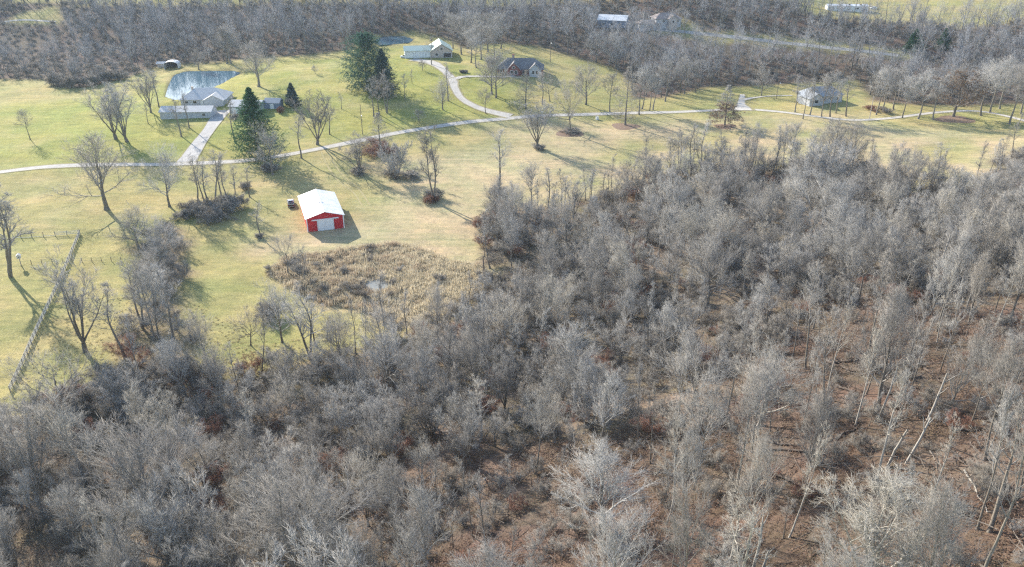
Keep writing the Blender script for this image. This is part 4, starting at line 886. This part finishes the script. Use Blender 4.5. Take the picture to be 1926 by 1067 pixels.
kinds = {'o': [('forest0', 'tall upright bare tree'), ('forest1', 'tall upright bare tree'), ('forest2', 'tall upright bare tree'), ('forest4', 'tall upright bare tree'), ('thin0', 'tall thin bare tree'), ('thin2', 'tall thin bare tree'), ('thin1', 'tall thin bare tree'), ('twin1', 'two-stemmed bare tree'), ('thin0', 'tall thin bare tree'), ('round3', 'round-crowned bare tree'), ('pale2', 'slender whitish-barked tree'), ('pale2', 'slender whitish-barked tree')],
         'd': [('round0', 'wide tangled bare tree'), ('round1', 'wide tangled bare tree'), ('round2', 'wide tangled bare tree'), ('vase0', 'many-stemmed bare tree'), ('vase2', 'many-stemmed bare tree'), ('forest3', 'narrow-crowned bare tree'), ('shrub1', 'low bushy bare tree'), ('gnarl1', 'crooked heavy-limbed bare tree'), ('thin1', 'thin crooked bare tree'), ('thin2', 'thin crooked bare tree'), ('forest1', 'narrow-crowned bare tree'), ('pale2', 'slender whitish-barked tree'), ('pale0', 'pale wide-limbed bare tree'), ('pale1', 'pale many-stemmed bare tree')],
         'e': [('thin1', 'thin bare tree'), ('thin0', 'thin bare tree'), ('forest3', 'narrow-crowned bare tree'), ('round2', 'wide-crowned bare tree'), ('twin1', 'two-stemmed bare tree'), ('thin2', 'thin bare tree')]}
MARKS = [(1630, 1060, 'near the great pale tree'), (1500, 840, 'near the long fallen logs'), (1690, 870, 'near the pale dead trunks'), (1590, 690, 'near the crossed logs on the slope'), (1850, 920, 'near the bleached fallen limb'), (1372, 1060, 'near the white-barked slim tree'), (1130, 980, 'near the round-headed pale tree'), (1430, 790, 'near the white-limbed spreading tree'),
         (290, 990, 'near the broad tangled tree'), (590, 1070, 'near the fuzzy broad tree'), (100, 800, 'near the gnarled trees at the fence end'), (320, 720, 'near the foot of the hedgerow'), (585, 700, 'near the tall forked dark tree'), (860, 620, 'near the reeds'), (905, 820, 'near the slim white-barked tree'), (1080, 750, 'near the dark gap in the wood'),
         (1240, 470, 'near the thin white dead stem'), (960, 430, 'near the hayfield corner'), (1450, 420, 'near the middle of the hayfield edge'), (1760, 510, 'near the pale dead fork'), (1850, 640, 'high on the leafy slope'), (1350, 600, 'deep in the middle of the wood')]
MXY = np.array([at(a, b2)[:2] for a, b2, _ in MARKS])
for rank, i in enumerate(order):
    z = 'o' if opn[i] > 0 else ('e' if edge[i] < 9 and dep[i] > 150 else 'd'); key, lab = kinds[z][int(g.integers(len(kinds[z])))]
    if rank < n_ind:
        where = {'o': 'over red-brown leaves', 'd': 'in the thicket wood', 'e': 'at the wood edge'}[z] + ' ' + MARKS[int(np.argmin(((MXY - D[i]) ** 2).sum(1)))][2]
        grp = {'o': 'trees of the open leaf-strewn wood', 'd': 'trees of the dense thicket wood', 'e': 'trees along the hayfield edge'}[z]
        place_tree(key, (D[i, 0], D[i, 1], zz[i]), Hh[i], VAR[key]['W'] * Hh[i] / VAR[key]['H'] * (g.uniform(.55, .95) if z == 'o' else g.uniform(.7, 1.1)), 'bare_tree', f'{lab} {where}', f'{grp}: {lab} {where}', lean=(g.normal(0, .05), g.normal(0, .05)))
    else: REST.append((D[i, 0], D[i, 1], zz[i], Hh[i], key))
SP_ = darts(OPENWOOD, (-70, 220, 22, 230), 3.0, 16000, g, lambda x, y: seen(x, y) & inpoly(x, y, WOOD))
for x, y in SP_:
    if g.random() < .28: REST.append((x, y, float(hgt(x, y)), g.uniform(3.5, 10), ['thin0', 'thin1', 'thin2'][int(g.integers(3))]))
print('individual trees', N_TREES, 'rest', len(REST))

# ------------------------------------------------------------------ masses: instanced on scattered points
def joined(key, twig=None):
    e = VAR[key]; tv, tf, cv, cf, pale = e['raw']
    me = mesh(key, np.concatenate([tv, cv]), np.concatenate([tf, cf + len(tv)]), ['pale_bark' if pale else 'trunk_bark', twig or ('pale_twig' if pale else 'twig_bark')], np.repeat([0, 1], [len(tf), len(cf)]))
    return me
def source(name, meshes):
    c_ = bpy.data.collections.new(name)
    for i, me in enumerate(meshes): c_.objects.link(bpy.data.objects.new(f'{name}_{i:02d}', me))
    return c_
def scatter(name, src, pts, rot, scl, idx_, label):
    pts = np.asarray(pts, np.float32); n = len(pts)
    me = bpy.data.meshes.new(name); me.vertices.add(n); me.vertices.foreach_set('co', pts.ravel())
    for nm, ty, dat, fld in (('rot', 'FLOAT_VECTOR', rot, 'vector'), ('scl', 'FLOAT_VECTOR', scl, 'vector'), ('pick', 'INT', idx_, 'value')):
        a = me.attributes.new(nm, ty, 'POINT'); a.data.foreach_set(fld, np.asarray(dat, np.int32 if ty == 'INT' else np.float32).ravel())
    o = obj(name, me); tag(o, label, None, None, 'stuff')
    ng = bpy.data.node_groups.new(name, 'GeometryNodeTree')
    ng.interface.new_socket('Geometry', in_out='INPUT', socket_type='NodeSocketGeometry'); ng.interface.new_socket('Geometry', in_out='OUTPUT', socket_type='NodeSocketGeometry')
    gi, go = ng.nodes.new('NodeGroupInput'), ng.nodes.new('NodeGroupOutput')
    ci = ng.nodes.new('GeometryNodeCollectionInfo'); ci.inputs['Collection'].default_value = src; ci.inputs['Separate Children'].default_value = True; ci.inputs['Reset Children'].default_value = True
    ip = ng.nodes.new('GeometryNodeInstanceOnPoints'); ip.inputs['Pick Instance'].default_value = True
    def na(nm, ty):
        q = ng.nodes.new('GeometryNodeInputNamedAttribute'); q.data_type = ty; q.inputs['Name'].default_value = nm; return q.outputs['Attribute']
    L = ng.links.new
    e2r = ng.nodes.new('FunctionNodeEulerToRotation'); L(na('rot', 'FLOAT_VECTOR'), e2r.inputs[0])
    L(gi.outputs[0], ip.inputs['Points']); L(ci.outputs[0], ip.inputs['Instance']); L(na('pick', 'INT'), ip.inputs['Instance Index']); L(e2r.outputs[0], ip.inputs['Rotation']); L(na('scl', 'FLOAT_VECTOR'), ip.inputs['Scale']); L(ip.outputs[0], go.inputs[0])
    md = o.modifiers.new('scatter', 'NODES'); md.node_group = ng
    return o
def rots(n, g, tilt=.05): return np.stack([g.normal(0, tilt, n), g.normal(0, tilt, n), g.uniform(0, 6.28, n)], -1)
if REST:
    keys = sorted({r[4] for r in REST}); src = source('wood_tree', [joined(k) for k in keys]); n = len(REST)
    sc = np.array([r[3] / VAR[r[4]]['H'] for r in REST])
    scatter('woodland', src, [r[:3] for r in REST], rots(n, g), np.stack([sc * g.uniform(.9, 1.2, n)] * 2 + [sc], -1), [keys.index(r[4]) for r in REST], 'the remaining bare grey trees massed through the near wood')
# undergrowth
brush_me = [VAR[f'shrub{i}'] for i in range(3)]
def brush_mesh(seed, kind='brush_twig'):
    (tv, tf), (cv, cf), _ = make_tree(seed, 'shrub', 3.2, .9)
    return mesh('brush', np.concatenate([tv, cv]), np.concatenate([tf, cf + len(tv)]), [kind])
bsrc = source('brush', [brush_mesh(950 + i, 'brush_twig') for i in range(4)] + [brush_mesh(960, 'red_twig')] + [brush_mesh(970, 'twig_bark')])
Bp = darts(WOOD, (-170, 220, 22, 300), 2.3, 60000, g, lambda x, y: seen(x, y))
ob = sdist(Bp[:, 0], Bp[:, 1], OPENWOOD); gb_ = hash_noise(Bp[:, 0], Bp[:, 1], 14, 31); gb_ = np.where(to_px(Bp[:, 0], Bp[:, 1], hgt(Bp[:, 0], Bp[:, 1]))[0] < 760, 1.0, gb_)
keep = np.where(ob < 0, g.random(len(Bp)) < np.where(gb_ < .4, .12, .62), g.random(len(Bp)) < .36); Bp = Bp[keep]; ob = ob[keep]
Hb = darts(HEDGE, (-140, -30, 90, 250), 4.4, 6000, g); n0 = len(Bp); Bp = np.concatenate([Bp, Hb]); n = len(Bp)
s = g.uniform(.55, 1.35, n); s[:n0] *= np.where(ob > 0, .62, .9)
scatter('undergrowth', bsrc, np.stack([Bp[:, 0], Bp[:, 1], hgt(Bp[:, 0], Bp[:, 1]) - .1], -1), rots(n, g, .1), np.stack([s * 1.15, s * 1.15, s], -1), g.choice(6, n, p=[.22, .2, .18, .12, .06, .22]), 'tangled grey-brown undergrowth filling the wood and hedgerow')
print('undergrowth', n)
# fallen branches strewn over the leaf litter
def sticks(seed, mat):
    gg = np.random.default_rng(seed); n = 9; a = gg.uniform(0, 6.28, n); p = np.concatenate([gg.normal(0, 1.6, (n, 2)), gg.uniform(.02, .18, (n, 1))], 1)
    B = grow(gg, p, np.stack([np.cos(a), np.sin(a), gg.normal(0, .05, n)], -1), gg.uniform(.8, 4.2, n), 5, .12, 0.0); r = gg.uniform(.03, .085, n); v1 = tubes(B, r, r * .3, 5)
    c_ = children(gg, B, gg.uniform(.8, 3, n), r, 4, .2, 1, .7, .2, .4, .1); B2 = grow(gg, c_[0], c_[1], c_[2], 3, .1, 0.0)
    return mesh('sticks', *merge([v1, tubes(B2, np.full(len(B2), .02), np.full(len(B2), .006), 3)]), mat)
bark('stick_bark', [(.13, .10, .078), (.20, .17, .14), (.27, .24, .205)])
def leaf_patch(seed):
    gg = np.random.default_rng(seed); n = 420; p = np.concatenate([gg.normal(0, 1.5, (n, 2)), gg.uniform(.02, .10, (n, 1))], 1); a, c_ = unit(gg.normal(size=(n, 3)) * [1, 1, .45]) * .11, unit(gg.normal(size=(n, 3)) * [1, 1, .45]) * .08
    return mesh('leaves', np.stack([p - a, p + c_, p + a, p - c_], 1).reshape(-1, 3), np.arange(n * 4).reshape(-1, 4), 'litter_leaf')
bark('litter_leaf', [(.18, .112, .078), (.14, .088, .064), (.23, .16, .112), (.17, .125, .10)], .2)
ksrc = source('litter', [sticks(i, 'stick_bark') for i in range(4)] + [leaf_patch(30 + i) for i in range(3)])
Kp = darts(WOOD, (-170, 220, 22, 300), 1.9, 60000, g, lambda x, y: seen(x, y)); ok_ = sdist(Kp[:, 0], Kp[:, 1], OPENWOOD); Kp = Kp[(ok_ > -6) | (g.random(len(Kp)) < .4)]; n = len(Kp); s = g.uniform(.7, 1.3, n)
scatter('leaf_litter', ksrc, np.stack([Kp[:, 0], Kp[:, 1], hgt(Kp[:, 0], Kp[:, 1])], -1), rots(n, g, .02), np.stack([s, s, s], -1), np.where(g.random(n) < .38, g.integers(0, 4, n), g.integers(4, 7, n)), 'fallen sticks and russet leaves strewn over the wood floor')
# far woods
fsrc_keys = []
for i, (k, hh) in enumerate([('forest', 15), ('forest', 16), ('forest', 14), ('round', 12), ('vase', 13), ('thin', 15)]): variant(f'far{i}', 1200 + i, k, hh, .78); fsrc_keys.append(f'far{i}')
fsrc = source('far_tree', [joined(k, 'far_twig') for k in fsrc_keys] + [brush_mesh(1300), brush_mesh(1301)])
CLEAR = [FIELD_L, HOMEYARD, poly_xy([(1120, 30), (1195, 36), (1200, 70), (1130, 70)]), poly_xy([(1195, 36), (1300, 36), (1330, 82), (1215, 82)]),
         poly_xy([(1220, 52), (1330, 61), (1500, 74), (1640, 88), (1720, 100), (1718, 126), (1600, 118), (1440, 104), (1320, 95), (1220, 84)]),
         poly_xy([(-40, 40), (40, 20), (115, 6), (124, 44), (100, 50), (-40, 52)]), poly_xy([(690, 86), (700, 66), (780, 62), (800, 80)])]
def free(x, y):
    k = np.ones(len(x), bool)
    for P in CLEAR: k &= sdist(x, y, P) < 0
    return k
def beyond(x, y):
    uu, vv, _ = to_px(x, y, hgt(x, y)); return (vv < 8) & ~((uu > 1495) & (vv > -60))
for nm, P, lab in (('far_woods', FARL, 'grey-blue mass of bare woods climbing beyond the ponds'), ('far_woods', FARR, 'grey mass of bare woods filling the hollow and far slope')):
    bx = (-600, 60, 280, 880) if P is FARL else (-20, 640, 250, 880)
    A = darts(P, bx, 6.8, 26000, g, lambda x, y: seen(x, y, 100) & free(x, y))
    big = [(-3000, 0), (3000, 0), (3000, 3000), (-3000, 3000)]
    Bq = darts(big, bx[:2] + (420, 860), 8.5, 12000, g, lambda x, y: seen(x, y, 100) & beyond(x, y) & free(x, y) & (x < 12 if P is FARL else x >= 12))
    if len(Bq): A = np.concatenate([A, Bq])
    n = len(A); uu, vv, _ = to_px(A[:, 0], A[:, 1], hgt(A[:, 0], A[:, 1]))
    s = g.uniform(.85, 1.6, n); s *= np.where((uu < 240) & (vv > 90), .72, 1.0) * np.where((uu < 130) & (vv > 36) & (vv < 110), .3, 1.0) * np.where((uu > 1680) & (uu < 1800) & (vv > 96) & (vv < 135), .5, 1.0)
    Bs = darts(P, bx, 4.6, 20000, g, lambda x, y: seen(x, y, 100) & free(x, y)); n2_ = len(Bs)
    allp = np.concatenate([A, Bs]); ss = np.concatenate([s, g.uniform(.7, 1.3, n2_)])
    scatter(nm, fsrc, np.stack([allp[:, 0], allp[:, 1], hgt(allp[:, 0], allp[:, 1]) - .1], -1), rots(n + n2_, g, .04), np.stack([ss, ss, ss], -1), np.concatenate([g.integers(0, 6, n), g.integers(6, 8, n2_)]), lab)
    print(nm, n, n2_)

# dry reeds and rough grass round the pool
def tuft(seed, n, h, spread, mat):
    gg = np.random.default_rng(seed); p = np.zeros((n, 3)); p[:, :2] = gg.normal(0, spread * .35, (n, 2)); a = gg.uniform(0, 6.28, n); tl = np.abs(gg.normal(0, .45, n)); l = h * gg.uniform(.5, 1.1, n)
    d = np.stack([np.cos(a) * np.sin(tl), np.sin(a) * np.sin(tl), np.cos(tl)], -1); sd = np.stack([-np.sin(a), np.cos(a), a * 0], -1) * .035
    mid = p + d * l[:, None] * .6; tip = p + d * l[:, None] - np.array([0, 0, 1]) * (l * .25 * tl)[:, None] + d * np.array([1, 1, 0]) * (l * .2)[:, None]
    V = np.stack([p - sd, p + sd, mid + sd, mid - sd, tip], 1).reshape(-1, 3); ii = np.arange(n * 5).reshape(n, 5)
    return mesh('tuft', V, np.concatenate([ii[:, [0, 1, 2]], ii[:, [0, 2, 3]], ii[:, [3, 2, 4]]]), mat)
rsrc = source('reed_tuft', [tuft(i, 90, 1.5, 1.3, 'reed') for i in range(2)] + [tuft(i, 90, 1.3, 1.6, 'reed_straw') for i in range(2)] + [brush_mesh(990, 'brush_twig')])
Rp = darts(SWAMP, (-100, 20, 120, 230), .95, 30000, g); rk = sdist(Rp[:, 0], Rp[:, 1], PONDS['reed'][0]) < .9; Rp = Rp[rk]; n = len(Rp)
ru, rv, _ = to_px(Rp[:, 0], Rp[:, 1], hgt(Rp[:, 0], Rp[:, 1])); hn = hash_noise(Rp[:, 0], Rp[:, 1], 5, 5)
pk = np.where(g.random(n) < np.clip((ru - 560) / 200 + (hn - .5), .25, .95), g.integers(2, 4, n), g.integers(0, 2, n)); pk = np.where((hn > .62) & (g.random(n) < np.where(ru < 740, .32, .08)), 4, pk); s = g.uniform(.5, 1.25, n) * np.where(pk == 4, .5, 1)
scatter('dry_reeds', rsrc, np.stack([Rp[:, 0], Rp[:, 1], hgt(Rp[:, 0], Rp[:, 1]) - .05], -1), rots(n, g, .12), np.stack([s * 1.2, s * 1.2, s], -1), pk, 'matted tan reeds and brush round the small pool')
# rough grass fringe along the wood and in the paddock
gsrc = source('grass_tuft', [tuft(20 + i, 40, .55, .8, 'straw') for i in range(3)])
ROUGH = poly_xy([(20, 760), (60, 640), (105, 560), (200, 560), (345, 560), (420, 600), (520, 640), (700, 590), (900, 560), (1060, 400), (1300, 330), (1500, 315), (1720, 360), (1900, 300), (1900, 340), (1720, 400), (1300, 360), (930, 600), (700, 680), (400, 720), (150, 770)])
Gp = darts(ROUGH, (-140, 160, 80, 310), .85, 60000, g); n = len(Gp); s = g.uniform(.3, .75, n)
scatter('rough_grass', gsrc, np.stack([Gp[:, 0], Gp[:, 1], hgt(Gp[:, 0], Gp[:, 1]) - .03], -1), rots(n, g, .1), np.stack([s, s, s], -1), g.integers(0, 3, n), 'straw-coloured rough grass along the wood edge')

# ------------------------------------------------------------------ brush clumps, mounds, logs, snags
BM = [brush_mesh(1400 + i) for i in range(3)] + [brush_mesh(1410, 'red_twig')]
def bush(px, py, w, h, label, red=False, group=None, cane=6):
    """a clump of arching twiggy canes about w pixels wide"""
    p = at(px, py); Wm = w / px_m(p); o = empty('bush', (p[0], p[1], p[2] - .1)); tag(o, label, 'bush', group)
    for k in range(cane):
        a = random.uniform(0, 6.28); r = Wm * .30 * math.sqrt(random.random()); q = (p[0] + r * math.cos(a), p[1] + r * math.sin(a)); sc = Wm / 4.6 * random.uniform(.5, .8); hz = h / 3.0 * random.uniform(.75, 1.1)
        obj('canes', BM[3] if red else random.choice(BM[:3]), o, (q[0] - p[0], q[1] - p[1], float(hgt(*q)) - p[2]), (random.gauss(0, .12), random.gauss(0, .12), a), (sc, sc, hz))
for x, y, w, h in [(378, 405, 62, 3.4), (428, 400, 66, 4.0), (402, 415, 70, 3.0), (450, 392, 44, 3.2), (355, 398, 48, 2.6), (343, 412, 44, 2.2), (412, 396, 54, 3.6)]: bush(x, y, w, h, 'dark bramble clump of the thicket under thin crooked trees', group='bramble thicket clumps', cane=5)
bush(815, 372, 46, 2.4, 'dark brush at the foot of the two-stemmed tree'); bush(810, 382, 30, 2.2, 'reddish brush in front of the two-stemmed tree', True); bush(938, 366, 44, 2.0, 'brush at the foot of the tall forked tree'); bush(676, 328, 44, 1.8, 'low brush pile below the many-stemmed pale tree'); bush(772, 334, 46, 1.8, 'low dark brush heap beside the dense grey tree')
bush(716, 291, 62, 2.8, 'red-brown brush round the dark straight tree by the lane', True); bush(700, 276, 50, 2.4, 'rusty brush between the lane and the dark straight tree', True); bush(740, 332, 44, 2.6, 'grey brush round the dense many-stemmed tree'); bush(1070, 249, 46, 1.1, 'low leafy brush on the mound under the crooked tree'); bush(918, 425, 52, 3.2, 'reddish brush poking out of the wood into the hayfield', True)
bush(490, 447, 22, 1.2, 'little brush round the small tree by the barn pasture'); bush(505, 596, 62, 3.6, 'shaggy dark shrub beside the green patch'); bush(1640, 208, 36, 2.0, 'red-brown bush beyond the grey house', True, cane=4); bush(1668, 212, 36, 1.8, 'low brown bush under the trees beyond the grey house', cane=4)
bush(1012, 280, 34, 1.4, 'brush at the foot of the leaning hayfield tree'); bush(510, 322, 40, 2.0, 'brown brush under the dense grey tree by the lane'); bush(466, 356, 30, 2.0, 'brown brush behind the thicket'); bush(1185, 150, 30, 2.4, 'dark bush at the rim of the hollow'); bush(869, 137, 10, 1.2, 'small round dark shrub by the brick house drive, one of two', group='two shrubs by the drive', cane=12); bush(876, 137, 10, 1.2, 'small round dark shrub by the brick house drive, one of two', group='two shrubs by the drive', cane=12)
bush(1009, 141, 14, 2.0, 'dark shrub against the brick house wall, taller', cane=10); bush(1020, 141, 10, 1.5, 'dark shrub against the brick house wall, lower', cane=10); bush(378, 218, 12, 1.6, 'dark shrub in the gap before the ranch house', cane=10); bush(440, 223, 18, 1.5, 'dark shrub before the garage behind the spruce', cane=10); bush(528, 212, 12, 2.2, 'reddish shrub beside the small shed', True, cane=10)
for x, y, w, h in [(110, 160, 40, 4), (140, 164, 44, 4.5), (175, 160, 44, 4.2), (205, 152, 40, 4), (225, 150, 34, 3.4)]: bush(x, y, w, h, 'dark thorny bush on the wooded tip jutting into the lawn', group='bushes at the wood tip', cane=7)
for x, y, w, lab in [(1176, 238, 52, 'brown mulch ring under the tall pin oak'), (1364, 238, 40, 'brown mulch ring under the brown-leaved pin oak'), (1071, 251, 52, 'brown leaf mound under the crooked dark tree'), (1795, 225, 70, 'bare brown soil under the broad oak')]:
    p = at(x, y); Wm = w / px_m(p) / 2; gg = random.Random(x); v = []; k = 22
    for rr_ in (1, .72, .35):
        for i in range(k):
            a = 2 * math.pi * i / k; r = Wm * rr_ * (1 + .12 * math.sin(a * 3 + x) + gg.uniform(-.05, .05)); q = (p[0] + r * math.cos(a), p[1] + r * .8 * math.sin(a)); v.append((q[0], q[1], float(hgt(*q)) + (.02 if rr_ == 1 else .10 + .12 * (1 - rr_))))
    v.append((p[0], p[1], float(p[2]) + .26)); f = [(j * k + i, j * k + (i + 1) % k, (j + 1) * k + (i + 1) % k, (j + 1) * k + i) for j in range(2) for i in range(k)] + [(2 * k + i, 2 * k + (i + 1) % k, 3 * k) for i in range(k)]
    tag(obj('mulch_bed', mesh('mulch_bed', v, f, 'mulch', smooth_=True)), lab, None, None, 'structure')
def log(x0, y0, x1, y1, r, label, pale=False, group=None):
    a, b_ = at(x0, y0), at(x1, y1); o = empty('fallen_log', a); tag(o, label, 'log', group); n = 7; pts = [a + (b_ - a) * i / (n - 1) for i in range(n)]
    P = np.array([[q[0] + random.gauss(0, .12), q[1] + random.gauss(0, .12), float(hgt(q[0], q[1])) + r * .75] for q in pts]) - a; rr = np.array([r])
    v, f = tubes(P[None], rr, rr * .45, 8); obj('stem', mesh('stem', v, f, 'pale_bark' if pale else 'log_bark', smooth_=True), o)
    for k in range(4):
        i = random.randint(2, n - 1); s = P[i]; d = unit(np.array([random.gauss(0, 1), random.gauss(0, 1), random.uniform(.2, 1)])); Q = np.stack([s + d * t for t in np.linspace(0, random.uniform(.8, 2.2), 4)])[None]
        v, f = tubes(Q + np.random.default_rng(k).normal(0, .05, Q.shape), rr * .3, rr * .08, 5); obj('broken_limb', mesh('broken_limb', v, f, 'pale_bark' if pale else 'log_bark'), o)
lg = 'dark fallen log on the red-brown leaves of the slope'
for q in [(1552, 680, 1607, 701), (1555, 687, 1633, 675), (1573, 727, 1610, 741), (1736, 693, 1770, 722), (1426, 828, 1492, 840), (1430, 846, 1544, 854), (1442, 887, 1539, 929), (1791, 809, 1833, 812), (1856, 811, 1896, 813), (1778, 840, 1812, 874), (1830, 900, 1878, 934), (1560, 832, 1610, 806), (1330, 1056, 1390, 1030), (1310, 990, 1345, 1035)]: log(*q, .27, lg, False, 'fallen logs on the leafy slope')
log(1815, 887, 1858, 963, .13, 'bleached fallen limb on the leafy slope', True); log(1225, 830, 1275, 790, .16, 'pale fallen branch across the leaves', True)
log(226, 660, 262, 655, .22, 'dark log on the brush pile beside the slim crooked tree'); log(60, 780, 130, 830, .25, 'dark fallen log by the gnarled trees')
def snag(px, py, ytop, label, lean=.15, r=.3, group=None):
    p = at(px, py); H = top_z(p, ytop); o = empty('dead_snag', (p[0], p[1], p[2] - .2)); tag(o, label, 'snag', group); gg = np.random.default_rng(int(px)); Pt = grow(gg, np.zeros((1, 3)), np.array([[lean, 0, 1.]]), np.array([H]), 8, .05, .02)
    obj('trunk', mesh('trunk', *tubes(Pt, np.array([r]), np.array([r * .5]), 9), 'pale_bark', smooth_=True), o)
    q, T_ = along(np.repeat(Pt, 4, 0), gg.uniform(.5, .98, 4)); d = unit(T_ + perp(T_, gg) * .6); B = grow(gg, q, d, H * gg.uniform(.12, .32, 4), 5, .1, .03)
    for k in range(4): obj('broken_limb', mesh('broken_limb', *tubes(B[k:k + 1], np.array([r * .4]), np.array([r * .14]), 6), 'pale_bark'), o)
snag(1668, 880, 790, 'pale forked dead trunk on the leafy slope', .12, .2); snag(1704, 872, 785, 'pale leaning dead trunk with broken limbs on the leafy slope', .3, .2); snag(1415, 1075, 985, 'bleached dead trunk beside the white-barked slim tree', .0, .22); snag(1430, 1085, 1030, 'short bleached stub beside the dead trunk', .1, .18)
snag(1240, 470, 395, 'thin white dead stem among grey crowns below the hayfield', .02, .16); snag(1760, 520, 440, 'pale dead tree fork above the grey crowns', .15, .22)
snag(1650, 790, 690, 'slim pale dead stem among the slope trunks', .25, .17); snag(1740, 800, 700, 'crooked pale dead trunk by the fallen logs', .2, .2)
# ------------------------------------------------------------------ air
HAZE = 0.00007
if HAZE > 0:
    hm = bpy.data.materials.new('haze'); hm.use_nodes = True; nt = hm.node_tree; nt.nodes.remove(nt.nodes['Principled BSDF'])
    pv = nt.nodes.new('ShaderNodeVolumePrincipled'); pv.inputs['Color'].default_value = (.62, .80, 1.0, 1); pv.inputs['Density'].default_value = HAZE; pv.inputs['Anisotropy'].default_value = .2
    nt.links.new(pv.outputs[0], nt.nodes['Material Output'].inputs['Volume'])
    tag(MB().box(-3900, 3900, -300, 3800, -8, 190).build('haze', [hm]), 'thin pale air haze over the valley', None, None, 'stuff')
